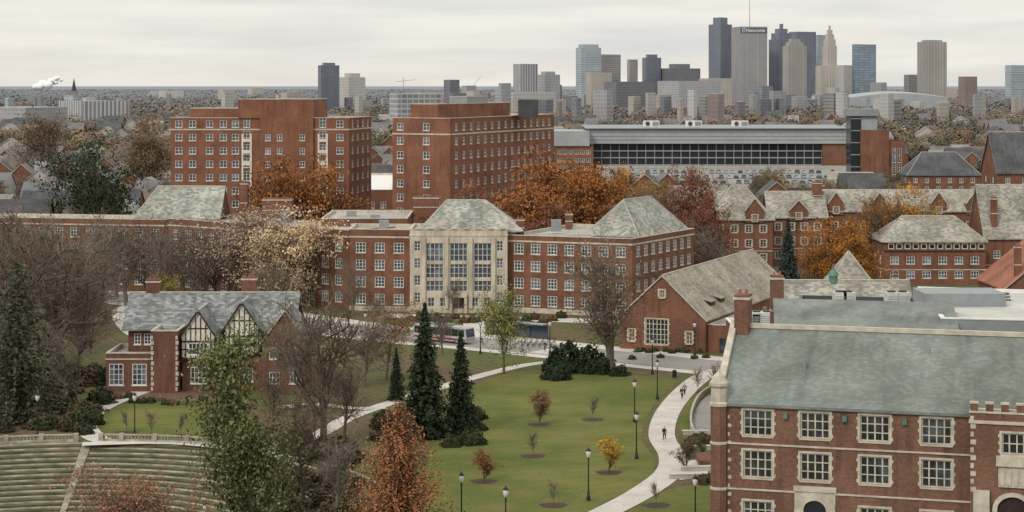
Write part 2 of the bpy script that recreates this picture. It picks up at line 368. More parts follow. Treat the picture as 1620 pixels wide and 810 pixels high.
road=[(-260,520),(-140,455),(-81,426),(-29,371),(0,349),(33,323),(62,302),(90,285)]
ribbon('road',road,11,.03,asphL,True)
ribbon('road_marking',road,.12,.034,yel,off=.15); ribbon('road_marking',road,.12,.034,yel,off=-.15)
ribbon('pavement',road,3.0,.05,concW,off=7.5); ribbon('pavement',road,4.5,.05,concW,off=-8.3)
for k in range(7):
    a=Vector((6+.9*k*.8,344.5-.9*k*.6)); d=Vector((.6,.8)); sheet('crosswalk_marking',[tuple(a-d*5),tuple(a-d*5+Vector((.4,-.3))),tuple(a+d*5+Vector((.4,-.3))),tuple(a+d*5)],.038,white,False)
PATH=GL([(1150,582),(1112,596),(1080,622),(1055,655),(1047,690),(1064,722),(1058,748),(1015,780),(955,812),(880,850)])
ribbon('footpath',PATH,3.4,.04,concW)
ribbon('footpath',GL([(880,572),(830,578),(770,592),(700,612),(610,640),(550,662),(500,690),(440,712)]),2.4,.044,concW)
ribbon('footpath',GL([(610,645),(560,646),(500,640),(440,645)]),2.2,.048,concW)
ribbon('footpath',GL([(245,612),(190,632),(150,652),(135,672),(150,692),(175,700)]),3.0,.052,concW)
ribbon('footpath',GL([(130,703),(250,700),(330,705),(400,714),(450,722)]),2.4,.056,concW)
ribbon('footpath',GL([(100,470),(180,462),(240,470),(190,490),(200,520),(240,545)]),2.6,.048,concW)
ribbon('footpath',GL([(748,500),(750,515),(752,535)]),4,.06,concW)
sheet('pavement',[(-24,398.5),(24,388),(26,380),(-26,392)],.045,concW,False)
sheet('terrace_paving',GL([(155,600),(370,612),(380,640),(240,633),(150,625)]),.03,brpave,False)
sheet('driveway',GL([(1140,618),(1112,632),(1098,655),(1096,680),(1110,692),(1160,700),(1200,640)]),.045,asphL)
# ------------------------------------------------------------ foliage meshes
def quads(name,c,s,tint,asp=.7,nrm=None,jit=.7):
    N=len(c)
    if nrm is None: nr=NR.normal(size=(N,3))
    else:
        nr=nrm/(np.linalg.norm(nrm,axis=1)[:,None]+1e-6)+NR.normal(size=(N,3))*jit
    nr/=np.linalg.norm(nr,axis=1)[:,None]
    t=NR.normal(size=(N,3)); a=np.cross(nr,t); a/=np.linalg.norm(a,axis=1)[:,None]; b=np.cross(nr,a)
    s=np.asarray(s).reshape(-1,1); A=a*s;Bq=b*s*asp
    v=np.stack([c-A*1.15,c-Bq,c+A*1.15,c+Bq],1).reshape(-1,3)
    me=bpy.data.meshes.new(name); me.vertices.add(4*N); me.vertices.foreach_set('co',v.astype(np.float32).ravel())
    me.loops.add(4*N); me.loops.foreach_set('vertex_index',np.arange(4*N,dtype=np.int32))
    me.polygons.add(N); me.polygons.foreach_set('loop_start',np.arange(0,4*N,4,dtype=np.int32)); me.polygons.foreach_set('loop_total',np.full(N,4,dtype=np.int32))
    at=me.attributes.new('tint','FLOAT_COLOR','FACE'); tt=np.ones((N,4),dtype=np.float32); tint=np.asarray(tint)
    tt[:,:3]=tint if tint.ndim==2 else tint[:,None]
    at.data.foreach_set('color',tt.ravel()); me.materials.append(leafM); me.update(calc_edges=True); return me
def skeleton(seed,H,lv=4,kids=(9,6,5,4),fork=.3,ang=48,lenr=.6,up=.3,r0=.022,wide=1.0,tl=.62):
    rng=random.Random(seed); segs=[]; tips=[]
    def br(p,d,L,r,l_):
        n=4 if l_==0 else 3; cur=p; dd=d
        for i in range(n):
            j=Vector((rng.gauss(0,1),rng.gauss(0,1),rng.gauss(0,1)))*(.07+.06*l_); dd=(dd+j+Vector((0,0,up*.3))).normalized(); q=cur+dd*(L/n)
            ra=r*(1-.7*i/n); rb=r*(1-.7*(i+1)/n); segs.append((cur.copy(),q.copy(),ra,rb,l_))
            if l_<lv:
                st=(i+1)/n
                if not (l_==0 and st<=fork):
                    k=kids[l_]/(n*(1-fork) if l_==0 else n)
                    for _ in range(int(k)+(rng.random()<k%1)):
                        ax=dd.orthogonal(); ax.rotate(Matrix.Rotation(rng.uniform(0,6.283),3,dd)); nd=dd.copy(); nd.rotate(Matrix.Rotation(rad(ang+rng.gauss(0,10)),3,ax))
                        br(cur.lerp(q,rng.random()),nd,L*lenr*rng.uniform(.75,1.2)*(1.15-.35*st if l_==0 else 1),rb*.62,l_+1)
            cur=q
        if l_>=lv: tips.append(cur.copy())
    br(Vector(),Vector((0,0,1)),H*tl,H*r0,0)
    mz=max(s[1].z for s in segs); k=H/mz
    S=Matrix.Diagonal((k*wide,k*wide,k)); segs=[(S@a,S@b,r1,r2,l_) for a,b,r1,r2,l_ in segs]; return segs,[S@t for t in tips]
def trunkmesh(segs,maxl,mat,minr=.035):
    mb=MB()
    for a,b,r1,r2,l_ in segs:
        if l_<=maxl: mb.tube(a,b,max(r1,minr),max(r2,minr*.8),6 if l_==0 else (4 if l_==1 else 3),mat)
    return mb.mesh('trunk',True)
TR={}
def mkbare(key,seed,mat,**k):
    segs,tips=skeleton(seed,15,**k); t=trunkmesh(segs,1,mat,.1); mb=MB(); tw={2:.06,3:.035,4:.021}
    for a,b,r1,r2,l_ in segs:
        if l_>1: q=tw.get(l_,.03); mb.tube(a,b,max(r1,q),max(r2,q*.75),3,mat)
    TR[key]=(15,t,mb.mesh('crown'))
def mkleaf(key,seed,n,rr,ls,mat=bark,H=15,keep=.92,**k):
    segs,tips=skeleton(seed,H,lv=3,**k); t=trunkmesh(segs,3,mat); T=np.array([tuple(x) for x in tips]); N=len(T)
    T=T[NR.rand(N)<keep]; N=len(T)
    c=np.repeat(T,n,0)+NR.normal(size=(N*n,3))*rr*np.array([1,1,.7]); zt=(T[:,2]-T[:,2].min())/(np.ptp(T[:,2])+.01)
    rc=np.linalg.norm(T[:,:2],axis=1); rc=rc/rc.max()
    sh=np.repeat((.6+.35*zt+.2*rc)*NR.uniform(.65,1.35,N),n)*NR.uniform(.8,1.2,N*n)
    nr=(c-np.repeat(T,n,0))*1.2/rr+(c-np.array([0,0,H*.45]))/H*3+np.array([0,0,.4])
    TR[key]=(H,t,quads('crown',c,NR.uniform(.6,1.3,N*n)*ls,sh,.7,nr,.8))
for i in range(3): mkbare('bare%d'%i,11+i,barkL if i!=0 else bark,ang=47-4*i,wide=1.0+.08*i,kids=(10,6,4.5,3.3),r0=.026)
mkbare('young',41,barkL,lv=3,kids=(9,6,4),ang=34,wide=.7,r0=.012)
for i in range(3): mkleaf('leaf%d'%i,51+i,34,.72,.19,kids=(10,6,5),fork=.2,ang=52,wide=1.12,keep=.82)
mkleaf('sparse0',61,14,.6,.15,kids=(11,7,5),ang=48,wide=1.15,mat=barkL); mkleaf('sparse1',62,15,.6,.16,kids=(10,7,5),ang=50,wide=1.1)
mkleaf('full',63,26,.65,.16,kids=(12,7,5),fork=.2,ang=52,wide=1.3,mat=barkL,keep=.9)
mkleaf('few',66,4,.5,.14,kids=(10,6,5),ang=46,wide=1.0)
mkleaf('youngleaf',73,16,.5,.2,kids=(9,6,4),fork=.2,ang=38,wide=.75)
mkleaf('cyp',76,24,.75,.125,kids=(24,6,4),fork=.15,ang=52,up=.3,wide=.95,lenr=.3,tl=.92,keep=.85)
def conifer(key,seed,H,R,pw=.85,droop=.35,den=1.0,ls=.24,z0=.06,col=bark,loose=.15,irr=(.65,1.15)):
    rng=np.random.RandomState(seed); C=[];S=[];NN=[];mb=MB(); mb.tube((0,0,0),(0,0,H*.5),H*.016,H*.01,7,col); mb.tube((0,0,H*.5),(0,0,H),H*.01,.03,6,col)
    z=z0*H
    while z<H*.985:
        r=R*(1-z/H)**pw*(rng.uniform(.8,1.1)); nb=max(4,int((6+r*2.2)*den)); a0=rng.rand()*6.28
        for i in range(nb):
            a=a0+6.283*i/nb+rng.normal()*.15; rb=r*rng.uniform(*irr); m_=max(3,int(rb/.3*den)); shb=rng.uniform(.65,1.3); dz=-droop*rb
            mb.tube((0,0,z),(math.cos(a)*rb*.8,math.sin(a)*rb*.8,z+dz*.7),.05,.02,3,col)
            for k in range(m_):
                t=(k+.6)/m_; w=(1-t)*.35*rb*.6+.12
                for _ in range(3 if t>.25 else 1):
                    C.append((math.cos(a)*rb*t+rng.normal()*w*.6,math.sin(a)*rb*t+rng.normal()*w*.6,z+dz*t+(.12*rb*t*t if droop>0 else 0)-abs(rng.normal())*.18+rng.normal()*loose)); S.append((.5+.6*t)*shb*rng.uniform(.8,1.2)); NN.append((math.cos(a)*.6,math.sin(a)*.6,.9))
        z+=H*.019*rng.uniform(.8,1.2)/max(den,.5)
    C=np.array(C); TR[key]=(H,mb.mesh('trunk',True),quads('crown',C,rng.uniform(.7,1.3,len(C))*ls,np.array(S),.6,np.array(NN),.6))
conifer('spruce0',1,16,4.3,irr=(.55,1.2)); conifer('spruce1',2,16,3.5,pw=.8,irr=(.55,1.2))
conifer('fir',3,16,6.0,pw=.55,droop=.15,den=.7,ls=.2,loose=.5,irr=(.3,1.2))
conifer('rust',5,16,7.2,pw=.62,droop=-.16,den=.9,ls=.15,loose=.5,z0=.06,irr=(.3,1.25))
def tree(name,label,key,x,y,h,color=(1,1,1),wide=1,group=None,z=None,cat='tree'):
    HH,t,c=TR[key]; k=h/HH
    r=root(name,label,cat,(x,y,terr(x,y)-.05 if z is None else z),group,random.uniform(0,6.28),(k*wide,k*wide,k))
    inst('trunk',t,r); j=random.uniform(.9,1.1); inst('crown',c,r,(color[0]*j,color[1]*j*random.uniform(.97,1.03),color[2]*j)); return r
def T(name,label,key,u,vb,vt,color=(1,1,1),wide=1,group=None):
    x,y=G(u,vb); h=(vb-vt)*HC/(vb-135.0)-terr(x,y); return tree(name,label,key,x,y,h,color,wide,group)
ORG=(.28,.115,.037);DRED=(.16,.07,.048);TAN=(.50,.365,.225);PNK=(.34,.24,.185);DGR=(.05,.066,.034);YEL=(.48,.31,.05)
SPR=(.032,.046,.025)
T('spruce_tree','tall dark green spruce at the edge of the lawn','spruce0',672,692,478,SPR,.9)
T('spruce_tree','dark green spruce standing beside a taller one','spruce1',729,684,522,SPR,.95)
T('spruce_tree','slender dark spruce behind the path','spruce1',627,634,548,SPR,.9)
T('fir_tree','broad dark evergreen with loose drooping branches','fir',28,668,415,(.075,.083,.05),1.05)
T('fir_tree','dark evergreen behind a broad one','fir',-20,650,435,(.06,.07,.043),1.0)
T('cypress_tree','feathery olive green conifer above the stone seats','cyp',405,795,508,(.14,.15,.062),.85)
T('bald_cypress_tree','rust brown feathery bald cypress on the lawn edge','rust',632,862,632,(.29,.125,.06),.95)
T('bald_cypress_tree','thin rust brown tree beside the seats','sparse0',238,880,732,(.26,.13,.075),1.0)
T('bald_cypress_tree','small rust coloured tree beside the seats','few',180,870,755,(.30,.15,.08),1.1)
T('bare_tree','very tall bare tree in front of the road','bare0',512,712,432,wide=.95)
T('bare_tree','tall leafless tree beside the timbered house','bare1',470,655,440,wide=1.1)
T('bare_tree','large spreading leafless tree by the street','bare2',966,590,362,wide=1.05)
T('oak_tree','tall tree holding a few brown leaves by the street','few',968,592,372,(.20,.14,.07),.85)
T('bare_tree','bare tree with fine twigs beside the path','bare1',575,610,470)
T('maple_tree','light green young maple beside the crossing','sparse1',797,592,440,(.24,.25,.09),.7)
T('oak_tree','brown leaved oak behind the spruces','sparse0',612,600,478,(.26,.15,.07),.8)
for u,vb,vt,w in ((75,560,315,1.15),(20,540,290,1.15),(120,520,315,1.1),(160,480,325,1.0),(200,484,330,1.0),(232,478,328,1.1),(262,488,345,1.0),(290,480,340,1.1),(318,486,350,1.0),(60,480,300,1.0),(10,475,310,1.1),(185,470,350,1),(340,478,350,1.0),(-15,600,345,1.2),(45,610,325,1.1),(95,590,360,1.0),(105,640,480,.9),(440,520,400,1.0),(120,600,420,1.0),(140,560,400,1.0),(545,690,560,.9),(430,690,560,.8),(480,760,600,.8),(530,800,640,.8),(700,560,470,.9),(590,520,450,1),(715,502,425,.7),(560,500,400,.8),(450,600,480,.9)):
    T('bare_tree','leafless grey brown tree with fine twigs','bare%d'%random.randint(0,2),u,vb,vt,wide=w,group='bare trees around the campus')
T('beech_tree','pinkish brown tree beside the brick hall','sparse0',370,480,322,PNK,1.25); T('beech_tree','pinkish brown tree with thin foliage','sparse0',412,478,338,PNK,1.15)
T('linden_tree','full tan leaved tree in front of the brick hall','full',468,486,330,TAN,1.0); T('linden_tree','cream and tan leaved tree by the brick hall','full',522,482,358,TAN,.95); T('linden_tree','rounded tan tree beside a pinkish one','full',430,484,362,(.44,.31,.2),.85)
T('small_tree','yellow green small tree beside the street','leaf1',262,492,430,(.24,.19,.06),1.1)
for u,vb,vt,c,w,k in ((470,440,248,ORG,.9,0),(425,440,280,(.25,.115,.05),.85,1),(525,440,275,(.23,.105,.045),.8,2),(870,445,238,ORG,.95,1),(825,445,262,(.27,.11,.042),.85,2),(925,445,258,(.30,.125,.037),.9,0),(968,440,270,(.33,.19,.045),.75,1),(890,450,270,(.26,.105,.035),.8,0),(750,450,292,(.2,.085,.045),.6,2),(705,455,312,(.30,.15,.05),.7,0),
    (1082,440,262,(.20,.08,.045),.5,0),(1128,445,285,(.20,.085,.05),.5,1),(1055,455,300,DRED,.75,2),(1095,460,325,DRED,.65,0),(870,458,325,DRED,.8,2),
    (1325,465,345,(.34,.145,.035),.95,0),(1288,462,375,(.31,.135,.04),.8,2),(1365,466,362,(.32,.15,.04),.7,1),(1440,436,295,(.36,.19,.045),.8,2),(1395,438,312,(.34,.165,.045),.65,0),(1480,438,320,(.33,.19,.05),.6,1)):
    T('oak_tree' if c!=DRED else 'maple_tree','autumn tree with %s foliage between brick halls'%('dark red' if c==DRED else 'rusty orange'),'leaf%d'%k,u,vb,vt,c,w,'autumn trees between the brick halls')
T('bare_tree','leafless tree beside the gabled dormitories','bare1',1130,470,320,wide=.9); T('bare_tree','leafless tree behind the orange trees','bare0',1400,440,290)
T('oak_tree','large dark green tree among bare trees','leaf0',142,400,226,DGR,.9)
T('maple_tree','brown orange tree among rooftops','leaf2',240,330,188,(.18,.12,.07),.6); T('maple_tree','brown tree by the pale apartments','sparse1',68,300,165,(.19,.13,.09),.8)
T('spruce_tree','bluish spruce beside a gabled hall','spruce1',1247,470,345,(.05,.068,.063),1.0)
for u,vb,vt,k,c in ((853,672,615,'youngleaf',(.22,.12,.07)),(938,664,618,'young',None),(843,722,672,'young',None),(765,762,708,'youngleaf',(.26,.12,.06)),(963,748,688,'youngleaf',YEL),(876,800,752,'young',None),(1038,800,752,'young',None),(1086,745,690,'youngleaf',(.16,.12,.07)),(1104,620,572,'young',None),(1136,630,560,'young',None),(240,690,640,'young',None),(285,690,645,'young',None),(335,690,650,'young',None),(200,685,640,'young',None),(1110,722,685,'youngleaf',(.12,.12,.05))):
    T('young_tree','small newly planted tree in a mulch ring',k,u,vb,vt,c or (1,1,1),1.15,'young trees on the lawn')
    x,y=G(u,vb); mb=MB(); pp=[(x+(1.5+.2*math.sin(3*a))*math.cos(a),y+1.5*math.sin(a)) for a in [i*.3927 for i in range(16)]]
    mb.poly([(p[0],p[1],.035) for p in pp],mulch); struct(mb.obj('mulch_bed'))
def shrubmesh(seed,n=1100,ls=.11):
    rng=np.random.RandomState(seed); d=rng.normal(size=(n,3)); d/=np.linalg.norm(d,axis=1)[:,None]; d[:,2]=np.abs(d[:,2]); r=rng.uniform(.55,1.0,n)**.5*(1+.25*np.sin(d[:,0]*5+seed)*np.cos(d[:,1]*4)+.15*np.sin(d[:,2]*9+seed)); c=d*r[:,None]
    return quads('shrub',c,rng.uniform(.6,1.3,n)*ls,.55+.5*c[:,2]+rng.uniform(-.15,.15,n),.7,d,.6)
SH=[shrubmesh(i) for i in range(3)]
def shrub(u,v,w,h,c,label='rounded evergreen shrub beside the path',name='shrub',group=None):
    x,y=G(u,v); o=bpy.data.objects.new(name,random.choice(SH)); COL.objects.link(o); o.location=(x,y,terr(x,y)-.1); o.scale=(w,w,h); o.rotation_euler[2]=random.uniform(0,6); o.color=(*c,1); lab(o,label,'shrub',group)
for u,v,w,h in ((895,588,3.2,4.2),(925,588,3.2,3.6),(950,590,2.4,3.0),(880,600,2,2.5),(980,594,1.6,1.5)): shrub(u,v,w,h,(.035,.048,.027),'large dark evergreen shrub under a bare tree')
for i in range(46):
    u=random.uniform(415,560); v=random.uniform(700,850); shrub(u,v,random.uniform(1,2.2),random.uniform(1,2.6),random.choice([(.055,.06,.028),(.11,.085,.05),(.08,.07,.04),(.13,.10,.062)]),'tangled woodland undergrowth beneath bare trees','shrub','undergrowth by the seats')
for i in range(26): shrub(random.uniform(600,760),random.uniform(655,712),random.uniform(.8,1.8),random.uniform(.8,1.8),random.choice([(.05,.06,.027),(.045,.053,.025),(.09,.075,.045)]),'low shrub beneath the spruces','shrub','undergrowth below the spruces')
for i in range(40): shrub(random.uniform(0,165),random.uniform(590,690),random.uniform(1,2.6),random.uniform(1,3),random.choice([(.055,.065,.03),(.11,.085,.05),(.12,.095,.06)]),'dense shrub beneath the evergreens','shrub','undergrowth beneath the evergreens')
for i in range(16): shrub(190+i*12+random.uniform(-3,3),632+i*.6+random.uniform(-5,5),.8,.9,random.choice([(.26,.21,.14),(.07,.09,.045),(.18,.13,.08)]),'clump of ornamental grass in front of the house','shrub','planting before the house')
for i in range(18): shrub(650+i*14,random.uniform(503,512),1.1,random.uniform(.9,1.6),random.choice([(.06,.08,.035),(.12,.08,.045),(.18,.11,.055)]),'clipped shrub at the foot of the hall','shrub','foundation planting at the hall')
for i in range(14): shrub(1000+i*9,random.uniform(556,572),.7,.8,(.08,.09,.04),'small shrub at the foot of the brick hall','shrub','foundation planting at the gabled hall')
for u,v in ((1092,705),(1100,700),(1110,698),(1120,702),(1130,760),(1115,765)): shrub(u,v,1.1,1.1,(.09,.08,.045),'small shrub beside a concrete wall')
# ------------------------------------------------------------ centre hall
def rows(z,st,n): return [z+st*i for i in range(n)]
b=B('residence_hall','four storey red brick hall with limestone entrance pavilion','building',(-5,410))
R4=rows(1.4,3.4,4)
LW=dict(w=2.0,h=2.05,nx=3,ny=3)
fR=[(-.85,402),(23.3,392),(37.8,420),(13,434)]
b.walls(fR,0,15.2,brickA,{0:[dict(n=7,rows=R4,m=.6,**LW)],1:[dict(n=8,rows=R4,m=1,**LW)]}); b.flat(fR,15.2); b.string(fR,13.95,.32); b.string(fR,0,1.0,None,.1)
fL=[(-32.5,404.2),(-20.25,402.2),(-20.25,418),(-32.5,420)]
b.walls(fL,0,16.2,brickA,{0:[dict(n=3,rows=R4,m=.4,**LW)]}); b.flat(fL,16.2); b.string(fL,14.6,.32); b.string(fL,0,1.0,None,.1)
f1=[(-75,441),(-32.7,405.4),(-24,416),(-66,452)]
b.walls(f1,0,15.9,brickA,{0:[dict(n=14,rows=R4,m=1,**LW)]}); b.flat(f1,15.9); b.string(f1,14.4,.32)
f2=[(-125,452),(-75.2,441.4),(-72.6,453.5),(-122,464)]
b.walls(f2,0,15.6,brickA,{0:[dict(n=13,rows=R4,m=1,**LW)]}); b.flat(f2,15.6); b.string(f2,14.2,.32)
f3=rect(-40,424,-22,452); b.walls(f3,0,17,brickA,{}); b.flat(f3,17,flatR)
fp=rect(-20.2,400,-.9,417)
bays=[4.9,9.65,14.4]
b.walls(fp,0,16.4,lime,{0:[dict(us=bays,rows=[4.2],w=3.5,h=9.6,nx=4,ny=8,st='c'),dict(us=[1.5,17.8],rows=[2,5.4,8.8,12.2],w=1.25,h=2.0,nx=2,ny=3,st='c'),dict(us=[4.2,6.6,12.9,15.3],rows=[1.2],w=1.3,h=1.8,st='c')]})
b.flat(fp,16.4,flatR,lime); b.string(fp,15.2,.3,lime,.12); b.string(fp,0,.9,lime,.12)
tm=b.trim
for u in (2.75,7.27,12.03,16.55): tm.box(-20.2+u-.35,399.55,.9,-20.2+u+.35,399.99,15.0,lime)
for bx in bays:
    for zz in (6.3,9.6): tm.box(-20.2+bx-1.6,400.05,zz,-20.2+bx+1.6,400.14,zz+.75,lime)
for i in range(8): tm.box(-20.2+1+i*2.4,399.7,16.57,-20.2+2.2+i*2.4,400.2,16.85,lime)
dm=MB(); dm.box(-11.6,399.9,.15,-9.5,400.0,3.1,timber); dm.box(-11.5,399.86,2.3,-9.6,399.9,3.0,glD); dm.box(-10.58,399.85,.2,-10.52,399.9,2.3,stoneW); dm.obj('door',b.r)
tm.box(-12.2,399.2,3.1,-8.9,399.99,3.7,lime); tm.box(-12.2,399.3,0,-11.65,399.99,3.1,lime); tm.box(-9.45,399.3,0,-8.9,399.99,3.1,lime)
hiproof(b,(-18.2,402),(1,0),20.3,14,16.0,21.6,5.0,7.5,.2,slateC)
hiproof(b,(23.3-.3+.46*5-.5,392+.888*5+.3),(.46,.888),25,11.5,15.3,21.9,5.5,5.5,.2,slateC)
hiproof(b,(-83,444.2),(1,-.06),19,11,15.8,22.4,4,0,.2,slateC,brickA)
b.chimney(-19,447,5.5,16,20.5,brickA,0,2.5); b.chimney(1.6,405,1.6,14.8,18.4,brickA); b.chimney(-59.5,449,1.5,15,23.5,brickA,0,1.5); b.chimney(12,426,1.5,14.8,18.2,brickA)
b.chimney(-52,449,6.5,15,20.0,brickA,0,3)
for (x,y) in ((-27,410),(-30,428),(-36,440),(8,412),(-50,435)): mb=MB(); mb.box(x,y,15.2,x+2,y+1.6,17.6,metalG); mb.obj('roof_vent',b.r)
b.done()
b=B('low_brick_wing','low red brick wing with a flat roof behind the hall','building',(6,462))
f=rect(-12,458,24,468); b.walls(f,0,17.4,brickA,{0:[dict(n=9,rows=[14],w=1.5,h=1.6)]}); b.flat(f,17.4); b.done()
b=B('service_building','brick building with a white flat roof','building',(-40,600))
f=[(-48,560),(-33,560),(-38,665),(-56,665)]; b.walls(f,0,16,brickA,{0:[dict(n=4,rows=[4,7.5,11],w=1.5,h=1.8)]}); b.flat(f,16,white); b.done()
# ------------------------------------------------------------ residence towers
TWW=dict(w=1.75,h=1.7,nx=2,ny=2)
b=B('residence_tower','orange brick tower with regular white windows and roof penthouse','building',(-14,470))
c0=(XD(712,462),462);lf=(XD(621,470),470);rt=(11,530); bk=(rt[0]+lf[0]-c0[0],rt[1]+lf[1]-c0[1]); f=[lf,c0,rt,bk]
R11=rows(1.8,3.28,11)
b.walls(f,0,37.4,brickT,{0:[dict(us=[2.1,9.3],rows=R11,**TWW)],1:[dict(n=15,rows=R11,m=1.5,**TWW)]}); b.flat(f,37.4); b.string(f,33.6,.35)
e1=(Vector(rt)-Vector(c0)).normalized(); e0=(Vector(c0)-Vector(lf)).normalized()
def pb(b,base,L1,L2,z0,z1,mat,rf=None,sp={}):
    base=Vector(base); ff=[tuple(base),tuple(base+e0*L2),tuple(base+e0*L2+e1*L1),tuple(base+e1*L1)]; b.walls(ff,z0,z1,mat,sp); b.flat(ff,z1,rf); 
pb(b,Vector(lf)+e0*4+e1*2,48,7.5,37,40.6,brickT,None,{}); pb(b,Vector(lf)+e0*5+e1*24,14,5,40.4,42.2,metalG)
mb=MB(); mb.box(1.5,500,37.2,6.5,505,41.5,metalD); mb.obj('water_tank',b.r)
b.done()
b=B('residence_tower','broad orange brick tower with penthouse and white stairwell bays','building',(-60,505))
X0,X3=XD(270,500),XD(552,500)
f=[(X0,500),(X3,500),(X3+4,522),(X0+4,522)]; R11=rows(1.6,3.3,11)
us1=[2,5.4,9.6,13,16]
b.walls(f,0,36.9,brickT,{0:[dict(us=us1,rows=R11,**TWW),dict(us=[18.8],rows=rows(1.6,3.3,11),w=1.6,h=2.4,nx=2,ny=3),dict(us=[37.6],rows=rows(1.6,3.3,11),w=1.6,h=2.4,nx=2,ny=3),dict(us=[41.8],rows=R11,**TWW)],1:[dict(n=4,rows=R11,**TWW)]})
b.flat(f,36.9); b.string(f,33.9,.35)
f=[(XD(377,500),499.6),(XD(496,500),499.6),(XD(496,500)+2,515),(XD(377,500)+2,515)]
b.walls([(XD(412,500),499.4),(XD(496,500),499.4),(XD(496,500),502),(XD(412,500),502)],0,36.9,brickT,{0:[dict(us=[1.9,4.8,10.4],rows=rows(1.6,3.3,10),w=1.3,h=1.6)]})
b.walls(f,36.9,41.5,brickT,{}); b.flat(f,41.5)
f=[(XD(297,500),504),(XD(377,500)-.1,504),(XD(377,500),516),(XD(297,500),516)]; b.walls(f,36.6,39.2,brickT,{}); b.flat(f,39.2,None,None)
for u in (18.8,37.6):
    for (z0,z1) in ((28.2,29.0),(25.2,26.2),(31.0,31.8)): b.trim.box(X0+u-1.2,499.86,z0,X0+u+1.2,499.97,z1,cream)
    b.trim.box(X0+u-1.25,499.85,19,X0+u-.85,499.97,33,cream); b.trim.box(X0+u+.85,499.85,19,X0+u+1.25,499.97,33,cream)
b.done()
# ------------------------------------------------------------ foreground right building
b=B('collegiate_hall','large brown brick collegiate hall with stone trimmed windows','building',(35,205))
A=Vector((20.5,201)); d=Vector((.958,-.285)).normalized(); inn=Vector((-d.y,d.x)); 
def Q(t,w): q=A+d*t+inn*w; return (q.x,q.y)
f=[Q(0,0),Q(46,0),Q(46,18),Q(0,18)]
us=[3.95,9.6,15.4,21.3]
usb=us+[35.5,41.3]
b.walls(f,0,13.6,brickG,{0:[dict(us=usb,rows=[10.35],w=2.9,h=2.55,nx=4,ny=3,st='s'),dict(us=usb,rows=[6.2],w=2.9,h=2.7,nx=4,ny=3,st='s'),dict(us=[3.95,15.4,21.3,35.5,41.3],rows=[1.3],w=2.9,h=2.6,nx=4,ny=3,st='s')],3:[dict(n=3,rows=[2,6.5,10.5],w=1.6,h=2.2,nx=2,ny=3,st='s')]})
hiproof(b,Q(.3,0),d,46,18,13.5,19.8,0,0,.35,slateG,brickG,None)
b.trim.ring(f,.12,-.05,9.45,9.62,stoneW); b.trim.ring(f,.1,-.05,4.95,5.12,stoneW); b.trim.ring(f,.12,-.05,0,.9,stoneW); b.trim.ring(f,.3,-.05,13.2,13.38,metalG)
def ob(mb,t0,w0,z0,t1,w1,z1,mat):
    mb.hexa([(*Q(t0,w0),z0),(*Q(t1,w0),z0),(*Q(t1,w1),z0),(*Q(t0,w1),z0),(*Q(t0,w0),z1),(*Q(t1,w0),z1),(*Q(t1,w1),z1),(*Q(t0,w1),z1)],mat)
ob(b.trim,0,8.7,19.95,46,9.3,20.4,M('ridge_coping',(.48,.44,.36),.9,.16,1))
for (w0,z0,w1,z1) in ((-.5,13.5,9,20.5),(18.5,13.5,9,20.5)):
    b.trim.hexa([(*Q(-.35,w0),z0-.5),(*Q(.3,w0),z0-.5),(*Q(.3,w1),z1-.5),(*Q(-.35,w1),z1-.5),(*Q(-.35,w0),z0+.4),(*Q(.3,w0),z0+.4),(*Q(.3,w1),z1+.25),(*Q(-.35,w1),z1+.25)],stoneW)
cx,cy=Q(.1,-.1)
b.wall.lathe([(.85,0),(.85,13.2)],8,brickG,(cx,cy,0)); b.trim.lathe([(.93,13.2),(.96,13.5),(.8,13.6),(.8,15.0),(.98,15.2),(.98,15.5),(.75,15.8),(.55,16.2),(.2,16.5),(.05,16.9)],8,stoneW,(cx,cy,0))
for z in (4.9,9.4): b.trim.lathe([(.87,z),(.9,z+.05),(.9,z+.25),(.87,z+.3)],8,stoneW,(cx,cy,0))
for i in range(14): ob(b.trim,.95,-.035,.9+i*.85,1.15 if i%2 else 1.3,-.005,1.25+i*.85,stoneW)
x,y=Q(.9,9); b.chimney(x,y,1.5,14,23.4,brickG,math.atan2(d.y,d.x),2.2)
eb=[Q(24.6,-1.8),Q(32.5,-1.8),Q(32.5,.2),Q(24.6,.2)]
b.walls(eb,0,13.9,brickG,{0:[dict(us=[3.95],rows=[10.1],w=2.1,h=2.0,nx=3,ny=2,st='s')],3:[]})
b.trim.ring(eb,.14,-.05,12.9,13.2,stoneW); b.flat(eb,13.9)
for i in range(6): ob(b.wall,24.6+i*1.42,-1.75,14.06,25.3+i*1.42,-1.35,14.75,brickG); ob(b.trim,24.55+i*1.42,-1.8,14.755,25.35+i*1.42,-1.3,14.95,stoneW)
for i in range(10):
    for t in (24.62,32.0): ob(b.trim,t,-1.86,6.4+i*.75,t+(.3 if i%2 else .5),-1.801,6.85+i*.75,stoneW)
ob(b.trim,27.0,-2.25,9.0,30.1,-1.81,9.95,stoneW); ob(b.trim,27.2,-2.0,7.0,29.9,-1.81,8.95,stoneW)
for k in range(4): ob(b.trim,27.35+k*.65,-2.1,7.2,27.75+k*.65,-2.001,8.6,stoneW)
ob(b.trim,24.9,-2.2,0,26.4,-1.81,6.6,stoneW); ob(b.trim,30.7,-2.2,0,32.2,-1.81,6.6,stoneW)
